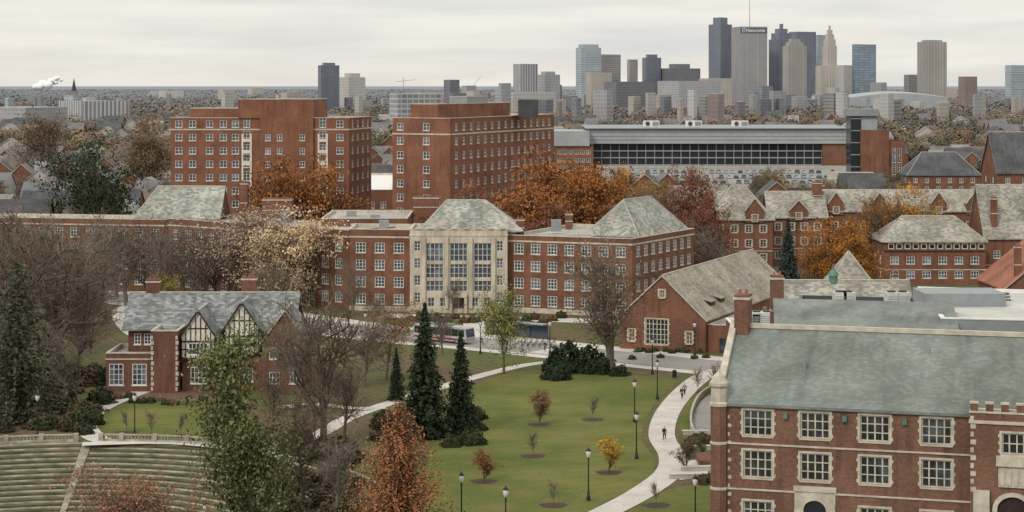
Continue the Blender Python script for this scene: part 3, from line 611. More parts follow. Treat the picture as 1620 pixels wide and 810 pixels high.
def arch(mb,t0,t1,zb,zs,w,thick,mat,out):
    c=(t0+t1)/2; r=(t1-t0)/2; n=12
    for i in range(n):
        a0=math.pi*i/n;a1=math.pi*(i+1)/n
        p=[(c+math.cos(a)*rr,zs+math.sin(a)*rr*.85) for a in (a0,a1) for rr in (r,r+thick)]
        q=[p[0],p[1],p[3],p[2]]
        mb.hexa([(*Q(x_,w-out),z_) for x_,z_ in q]+[(*Q(x_,w),z_) for x_,z_ in q],mat)
    ob(mb,t0-thick,w-out,zb,t0,w,zs,mat); ob(mb,t1,w-out,zb,t1+thick,w,zs,mat)
arch(b.trim,27.1,30.0,0,4.9,-1.81,.45,stoneW,.3)
dm=MB(); pts=[(27.1,0),(30.0,0)]+[(28.55+1.45*math.cos(math.pi*i/10),4.9+1.22*math.sin(math.pi*i/10)) for i in range(11)]
dm.poly([(*Q(t,-1.83),z) for t,z in pts],timber); dm.obj('door',b.r)
arch(b.trim,8.5,10.7,0,3.4,-.02,.9,stoneW,.3); ob(b.trim,7.5,-.2,5.15,11.7,-.11,5.7,stoneW); ob(b.trim,7.6,-.1,0,11.6,-.025,5.14,stoneW)
dm=MB(); pts=[(8.5,0),(10.7,0)]+[(9.6+1.1*math.cos(math.pi*i/10),3.4+.93*math.sin(math.pi*i/10)) for i in range(11)]
dm.poly([(*Q(t,-.105),z) for t,z in pts],glD); dm.obj('door',b.r)
for t in (6.7,12.5,18.3): 
    dm=MB(); ob(dm,t-.22,-.4,12.2,t+.22,-.05,12.75,copper); dm.obj('rain_hopper',b.r)
for (t,w_,z) in ((8,4,17.2),(20,6.5,18.6),(34,3.5,16.6)):
    mb=MB(); mb.tube((*Q(t,w_),z-1),(*Q(t,w_),z+.35),.12,.12,8,metalG,True); mb.obj('roof_vent',b.r)
g1=[(31,238),(52,232),(56,258),(34,263)]; b.walls(g1,0,14.2,brickG,{3:[dict(n=3,rows=[2,6,10],w=1.5,h=2,st='s')]})
mb=MB(); mb.poly([(31,238,14.2),(52,232,14.2),(55.6,255,17.6),(33.6,260.5,17.6)],slateG); mb.poly([(33.6,260.5,17.6),(55.6,255,17.6),(56,258,14.2),(34,263,14.2)],slateG); mb.obj('roof',b.r); b.wall.poly([(31,238,14.2),(33.6,260.5,17.6),(34,263,14.2)],brickG)
g2=[(52.2,246),(90,238),(96,272),(57,284)]; b.walls(g2,0,16.6,metalG,{}); b.flat(g2,16.6,flatW,white,.3,.5)
g3=[(37,264),(56.5,260),(57,284),(41,288)]; b.walls(g3,0,15.0,metalG,{3:[dict(n=4,rows=[3,8],w=1.5,h=2)]}); b.flat(g3,15,flatR,metalD,.6,.4)
x,y=XD(1229,262),262; b.chimney(x,y,1.6,12,20.4,brickG,0,1.6)
mb=MB(); mb.box(53.5,262,16.3,64,270,18.0,metalG); mb.obj('plant_room',b.r)
b.done()
acM=M('unit_enamel',(.50,.50,.48),.6,.1,1)
def acunit(x,y,z,w,dp,h,rot=0):
    mb=MB(); T=Matrix.Translation((x,y,z))@Matrix.Rotation(rot,4,'Z'); mb.box(-w/2,-dp/2,.25,w/2,dp/2,h,acM,T)
    for sx in (-1,1):
        for sy in (-1,1): mb.box(sx*w*.4-.08,sy*dp*.4-.08,0,sx*w*.4+.08,sy*dp*.4+.08,.25,metalD,T)
    for i in range(6): mb.box(-w/2+.15,-dp/2-.03,.45+i*(h-.7)/6,w/2-.15,-dp/2-.002,.45+i*(h-.7)/6+.08,metalG,T)
    o=mb.obj('air_conditioning_unit'); lab(o,'grey white air conditioning unit standing on a flat roof','rooftop unit','rooftop units')
    for k in ((-.25,.25) if w>2.2 else (0,)):
        m2=MB(); m2.lathe([(.55,h),(.6,h+.2),(.5,h+.22),(.15,h+.12)],12,metalD,(k*w,0,0)); f_=m2.obj('fan_housing'); f_.parent=o; f_.matrix_basis=T
for u in (1328,1342,1410,1428): acunit(XD(u,274),274,14.4,1.6,2.5,2.6)
for u in (1375,1490): acunit(XD(u,268),268,14.4 if u<1400 else 16.3,1.1,1.4,1.4)
for u,v in ((1512,462),(1590,470)): acunit(XD(u,270),270,16.3,1.2,1.5,.8)
acunit(XD(1185,300),300,9,3,3,2.2); acunit(XD(1205,300),300,9,3,3,2.4)
b=B('kitchen_annex','low flat roofed annex crowded with pale ducts','building',(36,300)); f=rect(33,292,46,312); b.walls(f,0,9,brickA,{}); b.flat(f,9,flatR,white); b.done()
b=B('pyramid_roof_lodge','brick lodge with a pyramid slate roof','building',(56,335)); f=rect(51,329,60,338); b.walls(f,0,11,brickA,{}); hiproof(b,(51,329),(1,0),9,9,11,17.4,4.4,4.4,.4,slateE); b.done()
b=B('copper_cupola_house','brick range with slate roof and green copper cupola','building',(50,318)); f=rect(42,313,62,322); b.walls(f,0,9.5,brickA,{}); hiproof(b,(42,313),(1,0),20,9,9.5,14.2,0,0,.4,slateE,brickA)
mb=MB(); mb.lathe([(.7,13.8),(.7,15.0),(.9,15.1),(.7,15.7),(.25,16.1),(.04,16.9)],8,copper,(XD(1319,317),317.5,0)); mb.obj('cupola',b.r); b.done()
# ------------------------------------------------------------ gabled hall
b=B('gabled_hall','brick hall with steep slate roof and tall mullioned gable window','building',(33,370))
dr=Vector((22.2,55)).normalized(); g0=Vector((25.5,343)); nl=Vector((-dr.y,dr.x))
o=g0-nl*7.6; foot=[tuple(g0+nl*7.6),tuple(g0-nl*7.6),tuple(g0-nl*7.6+dr*58),tuple(g0+nl*7.6+dr*58)]
b.walls(foot,0,5.5,brickA,{0:[dict(us=[6.6],rows=[1.0],w=4.0,h=4.3,nx=6,ny=5,st='s')],1:[dict(us=[6,12,18,30,38,46],rows=[1.3],w=2.2,h=2.4,nx=3,ny=3,st='s')]})
hiproof(b,tuple(o),tuple(dr),58,15.2,5.5,12.6,0,0,.35,slateF,brickA,stoneW)
fx=foot[0];fy=foot[1]
mb=MB(); wingeo(mb,frameT(fx,fy,7.6,9.0,-.2),.9,1.3,2,2,'s'); mb.obj('window',b.r)
for u in (2.2,12.4): mb=MB(); wingeo(mb,frameT(fx,fy,u,1.4,-.22),1.1,2.0,2,3,'s'); mb.obj('window',b.r)
for t in (9,15):
    q=g0-nl*6.2+dr*t; T_=Matrix(((dr.x,nl.x,0,q.x),(dr.y,nl.y,0,q.y),(0,0,1,0),(0,0,0,1)))
    mb=MB(); mb.box(-1.5,0,5.8,1.5,3,7.7,timber,T_); mb.box(-1.3,-.04,6.3,1.3,-.003,7.4,glD,T_); mb.hexa([T_@Vector(p) for p in ((-1.8,-.3,7.7),(1.8,-.3,7.7),(1.8,3.8,8.9),(-1.8,3.8,8.9),(-1.8,-.3,7.85),(1.8,-.3,7.85),(1.8,3.8,9.1),(-1.8,3.8,9.1))],slateF); mb.obj('dormer',b.r)
for t in (30,42):
    q=g0-nl*3.8+dr*t; mb=MB(); mb.box(-.3,-.3,8.3,.3,.3,9.7,metalG,Matrix.Translation((q.x,q.y,0))); mb.obj('roof_vent',b.r)
an=[tuple(g0-nl*7.65+dr*1),tuple(g0-nl*11.6+dr*1),tuple(g0-nl*11.6+dr*22),tuple(g0-nl*7.65+dr*22)]
b.walls(an,0,4.6,brickA,{}); b.flat(an,4.6,flatR,stoneW)
mb=MB(); wingeo(mb,frameT(an[0],an[1],2.7,.1,-.22),1.2,2.4,1,1,'d'); mb.obj('door',b.r)
b.done()
# ------------------------------------------------------------ right background halls
grp='gabled brick dormitories'
def hall(label,x0,y0,x1,y1,ze,zr,sl,h0,h1,n,rws,st='w',br=brickA,dorm=(),win=None,name='gabled_dormitory'):
    b=B(name,label,'building',((x0+x1)/2,(y0+y1)/2),grp); f=rect(x0,y0,x1,y1); wd=win or dict(w=1.5,h=1.8,nx=2,ny=3)
    b.walls(f,0,ze,br,{0:[dict(n=n,rows=rws,m=.6,st=st,**wd)],3:[dict(n=2,rows=rws,st=st,**wd)]}); hiproof(b,(x0,y0),(1,0),x1-x0,y1-y0,ze,zr,h0,h1,.5,sl,br); b.string(f,ze*.33,.2); 
    for (dx,dw,dh) in dorm:
        yy=y0-.3; b.wall.poly([(dx-dw/2,yy,ze-1),(dx+dw/2,yy,ze-1),(dx+dw/2,yy,ze+dh*.4),(dx,yy,ze+dh),(dx-dw/2,yy,ze+dh*.4)],br)
        yb=y0+(y1-y0)*.45; rf=MB()
        for s in (-1,1):
            rf.poly([(dx,yy-.15,ze+dh+.15),(dx+s*(dw/2+.2),yy-.15,ze+dh*.4-.05),(dx+s*(dw/2+.2),yb,ze+dh*.4-.05),(dx,yb,ze+dh+.15)],sl); rf.tube((dx,yy-.16,ze+dh+.15),(dx+s*(dw/2+.2),yy-.16,ze+dh*.4-.05),.14,.14,4,stoneW)
            b.wall.poly([(dx+s*dw/2,yy,ze-1),(dx+s*dw/2,yb,ze-1),(dx+s*dw/2,yb,ze+dh*.4),(dx+s*dw/2,yy,ze+dh*.4)],br)
        rf.obj('gable_roof',b.r)
        mb=MB(); wingeo(mb,Matrix.Translation((dx,yy-.22,ze-.6)),1.3,1.6,2,3,st); mb.obj('window',b.r)
    return b
b=hall('tall brick dormitory with a steep hipped mottled slate roof',49,500,64.5,516,12,19.6,slateE,6,6,4,[1.5,5,8.6],'s',dorm=((60,4.5,5),)); b.chimney(49.5,512,1.5,12,18.5,brickA); b.done()
b=hall('brick dormitory wing with mottled slate roof',43,522,56,536,12,18.4,slateE,4,0,3,[1.5,5,8.6],'s'); b.done()
b=hall('long slate roofed dormitory range',64.6,508,79,521,12,17.8,slateE,0,0,4,[1.5,5,8.6],'s',dorm=((72,4.5,4),)); b.chimney(77.5,514,2.2,14,20.5,brickA); b.done()
b=hall('very long dormitory range with brick cross gables',79.2,512,126,526,13.2,18,slateE,0,3,12,[1.5,5,8.6],'s',dorm=((82,4,4.6),(93,4,4.6),(108,4,4.6),(117,4,4.6))); b.chimney(79.5,520,1.5,14,19.6,brickA); b.done()
b=hall('square brick dormitory with cream attic windows and hipped slate roof',84,457,107,472,9.8,14.8,slateE,5.5,5.5,6,[1.4,4.6],'w',brickA,win=dict(w=1.9,h=1.7,nx=3,ny=2))
mb=b.trim
for i in range(12): mb.box(85+i*1.85,456.9,8.0,86.3+i*1.85,456.98,9.3,cream); mb.box(85.15+i*1.85,456.86,8.2,86.15+i*1.85,456.895,9.1,glD)
mb.box(84,456.85,7.4,107,456.98,7.65,timber); b.done()
b=hall('tall hall with large mottled slate roof',109.5,468,136,484,10,21.4,slateE,0,5,6,[1.4,5.0],'w'); b.chimney(112,470,1.4,12,19,brickA); b.done()
b=B('tile_roofed_hall','brick hall with an orange clay tile roof','building',(105,400)); f=rect(95,390,118,412); b.walls(f,0,5.8,brickA,{0:[dict(n=4,rows=[1.5],w=1.5,h=2)]})
hiproof(b,(118,390),(0,1),22,23,5.8,15.2,0,0,.5,tile,brickA); b.chimney(98,392,1.2,7,14,brickA); b.done()
b=hall('brick house with a dark hipped roof beside the garage',148,756,175,775,11.5,19.5,slateD,7,7,6,[2,5.5,8.6]); b.done()
b=hall('brick house with a dark gable roof',168,700,184,715,13,20,slateD,0,0,3,[2,5.5,8.6]); b.done()
b=hall('large dark roofed brick hall',156,650,190,672,17,29.5,slateD,0,6,6,[2,6,10,13.5]); b.done()
# ------------------------------------------------------------ metal sided centre & parking deck
b=B('sports_centre','very long grey metal building with dark glass wall','building',(95,1025))
x0,x1=XD(938,1010),XD(1300,1010)
b.wall.prism(rect(x0-2,1006,x1+12,1045),16.0,23.2,metalL)
mb=MB(); mb.poly([(x0-4,1004.5,23.6),(x1+14,1004.5,23.6),(x1+14,1060,24.4),(x0-4,1060,24.4)],metalG); mb.poly([(x0-4,1004.5,23.2),(x1+14,1004.5,23.2),(x1+14,1004.5,23.6),(x0-4,1004.5,23.6)],metalD); mb.obj('roof',b.r)
for z in (17.8,19.6,21.4): mb=MB(); mb.box(x0-2,1005.8,z,x1+12,1005.99,z+.25,metalG); mb.obj('cladding_rail',b.r)
gm=MB(); gm.poly([(x0,1010,0),(x1,1010,0),(x1,1010,16),(x0,1010,16)],glD); o=gm.obj('glass_wall',b.r)
cm=MB(); cm.box(-.22,-.5,0,.22,0,16,metalG); cme=cm.mesh('column')
for i in range(27):
    o=bpy.data.objects.new('column',cme); COL.objects.link(o); o.parent=b.r; o.matrix_parent_inverse=Matrix.Translation(-b.r.location); o.location=(x0+(x1-x0)*i/26,1009.9,0)
for z in (5.0,8.6,12.0): mb=MB(); mb.box(x0,1009.3,z,x1,1009.39,z+.55,metalL); mb.obj('floor_edge',b.r)
b.walls(rect(x1,1007,x1+14,1040),0,15.9,brickA,{})
b.walls(rect(XD(877,1000),1000,x0-.2,1040),0,15,brickT,{0:[dict(n=6,rows=[3,7,11],w=2,h=2)]}); b.wall.prism(rect(XD(877,1000),999,x0-2.1,1040),15,22.4,metalL)
b.done()
for u in (1030,1097,1170):
    x=XD(u,1030); mb=MB(); mb.box(x-4,1026,24.0,x+4,1032,27.0,white); mb.tube((x-2,1025.6,25.6),(x-2,1026,25.6),1.1,1.1,12,metalD,True); mb.box(x+.5,1025.8,24.6,x+3.6,1026,26.6,metalG); lab(mb.obj('ventilation_unit'),'large pale ventilation unit on a metal roof','rooftop unit','metal roof ventilation units')
b=B('stair_tower','dark glass and brick stair tower beside the parking deck','building',(145,845))
b.walls(rect(XD(1346,840),840,XD(1362,840),852),0,34.5,glD,{}); b.flat(rect(XD(1344,840),839,XD(1390,840),856),35,metalG); b.wall.prism(rect(XD(1344,840),839,XD(1390,840),856),32.3,34.9,metalG); b.wall.prism(rect(XD(1362,840)+.01,840.5,XD(1390,840)-.5,853),0,32.3,metalL)
b.walls(rect(XD(1362,838),838,XD(1407,838),839.9),0,26.5,brickA,{}); b.walls(rect(XD(1362,838)+.3,838.2,XD(1407,838),866),0,26.2,brickA,{}); b.walls(rect(XD(1407,838)+.01,839,XD(1432,838),860),0,22,brickA,{0:[dict(n=2,rows=[3,8,13],w=1.5,h=6)]})
for z in (6,11,16,21,26,31): b.trim.box(XD(1346,840),839.7,z,XD(1362,840),839.99,z+.4,metalG)
b.done()
DZ=4.2
b=B('parking_structure','concrete parking deck with beige parapets full of parked cars','parking deck',(100,900))
dk=[(38,815),(150,815),(190,1000),(42,1000)]
b.wall.prism(dk,0,DZ-.01,metalD,lot); b.trim.ring(dk,.3,-.1,DZ-.5,DZ+1.1,conc); b.trim.ring(dk,.2,-.1,0,1.2,conc)
for i in range(16): b.trim.box(40+i*7,814.6,1.2,40.7+i*7,814.79,DZ-.5,conc)
b.trim.box(126,805,0,150,814,DZ+3.6,conc); b.walls(rect(128,816,146,822),DZ,DZ+5.5,stoneW,{0:[dict(n=3,rows=[DZ+1],w=4,h=1.6,nx=4,ny=1,st='d')]}); b.flat(rect(128,816,146,822),DZ+5.5)
b.done()
def carmesh(body,suv=False):
    mb=MB(); hw=.9; H=1.0 if suv else .85; top=1.75 if suv else 1.42
    pr=[(-2.25,.35),(2.25,.35),(2.3,.6),(2.2,H-.12),(1.1,H),(-2.1,H),(-2.28,H-.15)]
    for s in (1,-1): 
        pts=[(x,s*hw,z) for x,z in pr]; mb.poly(pts if s==-1 else pts[::-1],body)
    for i in range(len(pr)):
        a=pr[i];c=pr[(i+1)%len(pr)]; mb.poly([(a[0],hw,a[1]),(c[0],hw,c[1]),(c[0],-hw,c[1]),(a[0],-hw,a[1])],body)
    r0,r1=(-2.0,1.0) if suv else (-1.7,1.0); t0,t1=(-1.7,.3) if suv else (-1.0,.25)
    lo=[(r0,-.85),(r1,-.85),(r1,.85),(r0,.85)];hi=[(t0,-.66),(t1,-.66),(t1,.66),(t0,.66)]
    for i in range(4):
        j=(i+1)%4; mb.poly([(*lo[i],H+.001),(*lo[j],H+.001),(*hi[j],top),(*hi[i],top)],glD)
    mb.poly([(*p,top) for p in hi],body)
    for p,q in zip(lo,hi): mb.tube((*p,H),(*q,top),.05,.05,4,body)
    for x in (-1.4,1.4):
        for s in (-1,1): mb.tube((x,s*.72,.33),(x,s*.93,.33),.33,.33,12,metalD,True); mb.tube((x,s*.93,.33),(x,s*.94,.33),.18,.18,8,metalG,True)
    for s in (-1,1): mb.box(2.2,s*.7-.13,.6,2.31,s*.7+.13,.72,white); mb.box(-2.31,s*.76-.08,.62,-2.22,s*.76+.08,.74,tailM)
    return mb.mesh('car_body')
tailM=M('tail_light',(.2,.03,.03),.4,.1,1)
cc=[('white',(.62,.62,.62)),('silver',(.38,.39,.40)),('black',(.025,.025,.03)),('red',(.25,.035,.035)),('dark blue',(.05,.07,.13)),('grey',(.15,.16,.17))]
CM=[(nm,carmesh(M('car_paint_'+nm.replace(' ','_'),c_,.3,.05,1,.3,spec=.5),k%2==1)) for k,(nm,c_) in enumerate(cc)]
def car(x,y,z,rot,k=None,g='cars parked on the deck'):
    nm,me=CM[k if k is not None else random.choice([0,0,0,1,1,1,2,2,2,4,5,5,5,5,0,1,3])]; o=bpy.data.objects.new('parked_car',me); COL.objects.link(o); o.location=(x,y,z); o.rotation_euler[2]=rot; lab(o,'%s car parked in a row of cars'%nm,'car',g)
for y in (838,886,938):
    xa=44+(y-815)*.02; xb=146+(y-815)*.2; x=xa
    while x<xb:
        if random.random()<.85: car(x,y,DZ,math.pi/2*random.choice([1,-1])+random.uniform(-.03,.03))
        x+=3.3
for i,(u,v) in enumerate(((20,290),(40,292),(60,288),(560,262),(590,262),(605,258))): x,y=G(u,v); car(x,y,.05,random.uniform(-.2,.2),g='cars parked along the side streets')
# ------------------------------------------------------------ timbered house
b=B('timbered_house','brick and half timbered house with slate roofs and tall chimneys','house',(-46,305))
f=rect(-59.6,297,-52.9,308); b.walls(f,0,5.6,brickH,{0:[dict(us=[1.5,4.9],rows=[1.0],w=2.1,h=3.1,nx=3,ny=4,st='t')],3:[dict(n=2,rows=[1],w=1.8,h=2.6,nx=3,ny=3,st='t')]}); b.flat(f,5.6,flatR,stoneW); b.string(f,4.7,.2)
f=rect(-52.8,296,-48.9,303); b.walls(f,0,9.0,brickH,{}); b.flat(f,9.0)
for s_ in (-52.8,-49.2):
    for i in range(11): b.trim.box(s_-.03,295.93,.3+i*.75,s_+.4 if i%2 else s_+.25,295.99,.85+i*.75,stoneW)
f=rect(-57.5,303.1,-33,314); b.walls(f,0,8.8,brickH,{0:[dict(us=[1.4,2.9],rows=[6.2],w=1.0,h=1.6,nx=2,ny=3,st='t')],3:[dict(n=2,rows=[6],w=1.2,h=1.6,st='t')],1:[dict(n=3,rows=[1.2,5.5],w=1.4,h=1.8,st='t')]})
hiproof(b,(-57.8,302.6),(1,0),25,11.8,8.7,13.2,0,0,.5,slateB,brickH)
def tgable(x0,x1,yf,yb,zb,ze,za,lines):
    W_g=x1-x0
    b.walls(rect(x0,yf,x1,yb),zb,ze,cream,{0:[dict(us=[W_g/2],rows=[zb+.7],w=W_g*.55,h=1.7,nx=5,ny=2,st='t')]})
    c=(x0+x1)/2; hiproof(b,(x1,yf),(0,1),yb-yf+3,W_g,ze,za,0,0,.35,slateB,cream)
    t=MB(); y0=yf-.12;y1=yf-.005
    def bar(p,q,w=.17,k=0):
        p=Vector(p);q=Vector(q); dd=(q-p).normalized(); nn=Vector((-dd.y,dd.x))*w/2; yk=y0+k*.01
        a=[p-nn,q-nn,q+nn,p+nn]; t.hexa([(a[0].x,yk,a[0].y),(a[1].x,yk,a[1].y),(a[1].x,y1,a[1].y),(a[0].x,y1,a[0].y),(a[3].x,yk,a[3].y),(a[2].x,yk,a[2].y),(a[2].x,y1,a[2].y),(a[3].x,y1,a[3].y)],timber)
    bar((x0,zb+.12),(x1,zb+.12),.3); bar((x0+.1,zb),(x0+.1,ze),.2,1); bar((x1-.1,zb),(x1-.1,ze),.2,1); bar((x0,zb+2.65),(x1,zb+2.65),.22,0)
    bar((x0,zb+1.5),(x0+W_g*.22,zb+1.5),.13,1); bar((x1-W_g*.22,zb+1.5),(x1,zb+1.5),.13,1)
    bar((x0+.2,zb+.2),(x0+W_g*.22,zb+1.4),.13,2); bar((x1-.2,zb+.2),(x1-W_g*.22,zb+1.4),.13,2)
    for k in range(1,lines):
        x=x0+W_g*k/lines; zt=ze+(za-ze)*(1-abs(x-c)/(W_g/2))-.25
        if abs(x-c)>W_g*.28: bar((x,zb),(x,zt),.13,2)
        else: bar((x,zb+2.7),(x,zt),.13,2); bar((x,zb),(x,zb+.6),.12,2)
    bar((x0+W_g*.22,ze+(za-ze)*.36),(x1-W_g*.22,ze+(za-ze)*.36),.14,1)
    t.obj('timber_frame',b.r)
    bb=MB()
    for s in (-1,1):
        p=Vector((c+s*(W_g/2+.38),ze-.38*(za-ze)/(W_g/2))); q=Vector((c,za)); dd=(q-p).normalized(); nn=Vector((dd.y,-dd.x))*.24*s
        a=[p,q,q+nn,p+nn]; yk=yf-.40-.004*s; bb.hexa([(v.x,yk,v.y) for v in a]+[(v.x,yk+.06,v.y) for v in a],timber)
    bb.obj('barge_board',b.r)
tgable(-48.7,-43.6,297.4,303,4.7,7.9,11.7,7)
b.walls(rect(-48.6,298,-43.7,303),0,4.7,brickH,{0:[dict(us=[2.45],rows=[1.1],w=2.4,h=2.4,nx=4,ny=3,st='t')]})
tgable(-42.6,-37.4,299.4,303,5.2,8.8,12.7,7)
b.walls(rect(-43.5,299.9,-36.9,303),0,5.2,brickH,{0:[dict(us=[3.8],rows=[1.1],w=2.6,h=2.0,nx=4,ny=2,st='t')]})
dm=MB(); dm.box(-42.9,299.8,.1,-41.8,299.89,2.3,timber); dm.obj('door',b.r)
f=rect(-36.7,297,-30,303); b.walls(f,0,7.4,brickH,{0:[dict(us=[1.8,4.8],rows=[1.2,4.8],w=1.5,h=1.7,nx=3,ny=2,st='t')]}); hiproof(b,(-30,297),(0,1),10,6.7,7.4,11.8,0,0,.4,slateB,brickH)
b.chimney(-54.8,309,2.0,10,15.4,brickH,0,1.4); b.chimney(-40.4,311,2.2,10,15.6,brickH,0,1.4)
b.done()
# ------------------------------------------------------------ amphitheatre
b=root('stone_amphitheatre','curved open air theatre with stone seat rows and grass treads','amphitheatre',(AC.x,AC.y,0))
def arcring(mb,r0,r1,a0,a1,z0,z1,mat,n=40):
    for i in range(n):
        A0=rad(a0+(a1-a0)*i/n);A1=rad(a0+(a1-a0)*(i+1)/n)
        p=[(AC.x+r*math.cos(a),AC.y+r*math.sin(a)) for a,r in ((A0,r0),(A0,r1),(A1,r1),(A1,r0))]
        mb.hexa([(*q,z0) for q in p]+[(*q,z1) for q in p],mat)
seatM=M('seat_stone',(.36,.33,.26),.9,.4,.6); treadM=M('seat_turf',(.075,.09,.033),.95,.35,.5,c2=(.125,.115,.055))
for i in range(16):
    r=39-1.3*i
    for (a0,a1) in ((20,91.2),(93.2,165)):
        mb=MB(); arcring(mb,r-.3,r,a0,a1,-.4*i-.16,-.4*i,seatM); arcring(mb,r-1.295,r-.001,a0,a1,-.4*i-.85,-.4*i-.165,treadM); mb.obj('seat_row',b)
mb=MB()
for i in range(16):
    for k in range(3):
        r=39-1.3*i-k*.433; arcring(mb,r-.43,r,91.3,93.1,-.4*i-k*.133-.6,-.4*i-k*.133+.04,seatM,2)
mb.obj('stair',b)
balM=M('balustrade_stone',(.33,.305,.25),.9,.25,.8)
def balus(a0,a1,label):
    rt_=root('stone_balustrade',label,'balustrade',(AC.x,AC.y,0),'balustrades above the seats')
    mb=MB(); arcring(mb,39.7,40.2,a0,a1,-.4,.25,seatM); mb.obj('base',rt_); mb=MB(); arcring(mb,39.75,40.15,a0,a1,.75,.9,balM); mb.obj('rail',rt_)
    bm_=MB(); bm_.lathe([(.09,.25),(.06,.33),(.12,.45),(.07,.65),(.09,.75)],6,balM); me=bm_.mesh('baluster')
    pm=MB(); pm.box(-.3,-.3,-.4,.3,.3,1.0,balM); pme=pm.mesh('pier')
    n=int((a1-a0)/.62)
    for i in range(n+1):
        a=rad(a0+(a1-a0)*i/n); pier=i%10==0 or i==n
        o=bpy.data.objects.new('pier' if pier else 'baluster',pme if pier else me); COL.objects.link(o); o.parent=rt_; o.location=(39.95*math.cos(a),39.95*math.sin(a),0)
        if pier:o.rotation_euler[2]=a
balus(55,90,'long curved pale stone balustrade above the seat rows'); balus(94.5,110,'short pale stone balustrade beside the steps')
# ------------------------------------------------------------ street furniture
lm=MB(); lm.lathe([(.22,0),(.22,.35),(.14,.5),(.1,.9),(.075,1.2),(.06,4.0),(.1,4.1),(.06,4.2),(.12,4.35)],10,black); LPM=lm.mesh('post',True)
lanM=M('lantern_glass',(.62,.62,.58),.3,.05,1); lm=MB(); lm.lathe([(.12,4.35),(.24,4.6),(.26,4.85),(.2,5.05)],10,lanM); LLM=lm.mesh('lantern',True)
lm=MB(); lm.lathe([(.27,4.98),(.24,5.08),(.12,5.22),(.03,5.3),(.02,5.5)],10,black); LCM=lm.mesh('lantern_cap',True)
for u,v in ((213,692),(59,692),(1007,726),(931,792),(1004,668),(1032,592),(1099,562),(1040,632),(730,836),(800,862),(165,476),(290,466),(355,702),(325,786),(1100,842),(578,545),(760,560),(870,560)):
    x,y=G(u,v); r=root('street_lamp','black lamp post with a pale acorn lantern beside the path','street lamp',(x,y,terr(x,y)),'black campus lamp posts',0,1.08)
    inst('post',LPM,r);inst('lantern',LLM,r);inst('lantern_cap',LCM,r)
rd=math.atan2(-.6,.8); bx,by=G(702,541)
r=root('city_bus','white city bus with dark windows and a red stripe','bus',(bx,by,.05),None,rd)
redM=M('bus_red',(.30,.03,.03),.4,.05,1); busW=M('bus_body_paint',(.42,.42,.42),.4,.05,1)
mb=MB()
pf_=[(-5.9,.45),(5.9,.45),(6.0,1.2),(5.75,2.75),(5.5,2.95),(-5.7,2.95),(-5.95,2.7)]
for s in (-1,1): pts=[(x,s*1.25,z) for x,z in pf_]; mb.poly(pts if s<0 else pts[::-1],busW)
for i in range(len(pf_)): a=pf_[i];c=pf_[(i+1)%len(pf_)]; mb.poly([(a[0],1.25,a[1]),(c[0],1.25,c[1]),(c[0],-1.25,c[1]),(a[0],-1.25,a[1])],busW)
mb.box(-5.8,-1.262,.6,5.8,-1.252,.95,redM); mb.box(-3,-.8,2.96,2,.8,3.2,metalG); mb.obj('bus_body',r,False)
for i in range(8): mb=MB(); mb.box(-5.6+i*1.4,-1.27,1.35,-4.25+i*1.4,-1.255,2.6,glD); mb.obj('window',r,False)
mb=MB(); mb.poly([(6.01,-1.1,1.3),(6.01,1.1,1.3),(5.8,1.1,2.65),(5.8,-1.1,2.65)],glD); mb.obj('windscreen',r,False)
for x in (-3.7,3.9):
    for s in (-1.05,1.05): mb=MB(); mb.tube((x,s-.22,.5),(x,s+.22,.5),.5,.5,16,metalD,True); mb.tube((x,s-.24,.5),(x,s+.24,.5),.25,.25,10,metalG,True); mb.obj('wheel',r,False)
r=root('bus_shelter','glass bus shelter with a flat grey roof beside the street','bus shelter',(*G(835,535),0),None,rd)
mb=MB(); mb.box(-4,-1,2.6,4,1,2.75,metalG); mb.obj('roof',r,False)
mb=MB(); mb.box(-3.8,.8,.2,3.8,.84,2.4,glB); mb.obj('glass_panel',r,False)
for x in (-3.8,0,3.8): mb=MB(); mb.box(x-.06,.64,0,x+.06,.78,2.6,metalD); mb.obj('post',r,False)
def torus(mb,c,R,r_,mat,n=14):
    pp=[Vector((c[0]+R*math.cos(2*math.pi*i/n),c[1],c[2]+R*math.sin(2*math.pi*i/n))) for i in range(n)]
    for i in range(n): mb.tube(pp[i],pp[(i+1)%n],r_,r_,4,mat)
wm=MB(); torus(wm,(0,0,0),.33,.03,metalD); wme=wm.mesh('wheel')
fm=MB()
for a,c in (((-.5,0,.33),(-.1,0,.3)),((-.1,0,.3),(-.25,0,.85)),((-.1,0,.3),(.4,0,.8)),((-.25,0,.8),(.4,0,.85)),((-.5,0,.33),(-.25,0,.8)),((.5,0,.33),(.38,0,.95)),((.3,-.25,1.0),(.3,.25,1.0)),((-.35,0,.9),(-.12,0,.9))): fm.tube(a,c,.03,.03,5,black)
fme=fm.mesh('frame')
for i in range(12):
    x,y=G(826+i*4.6,551-(i%2)*5); r=root('bicycle','dark bicycle parked in a rack by the street','bicycle',(x,y,.05),'bicycles in the racks',1.2+random.uniform(-.2,.2)); inst('wheel',wme,r,None,(-.5,0,.35)); inst('wheel',wme,r,None,(.5,0,.35)); inst('frame',fme,r)
mb=MB(); mb.lathe([(.3,0),(.33,.1),(.33,.95),(.36,1.0),(.2,1.15)],12,black,(*G(1067,597),0)); lab(mb.obj('litter_bin'),'black litter bin at the path junction','litter bin')
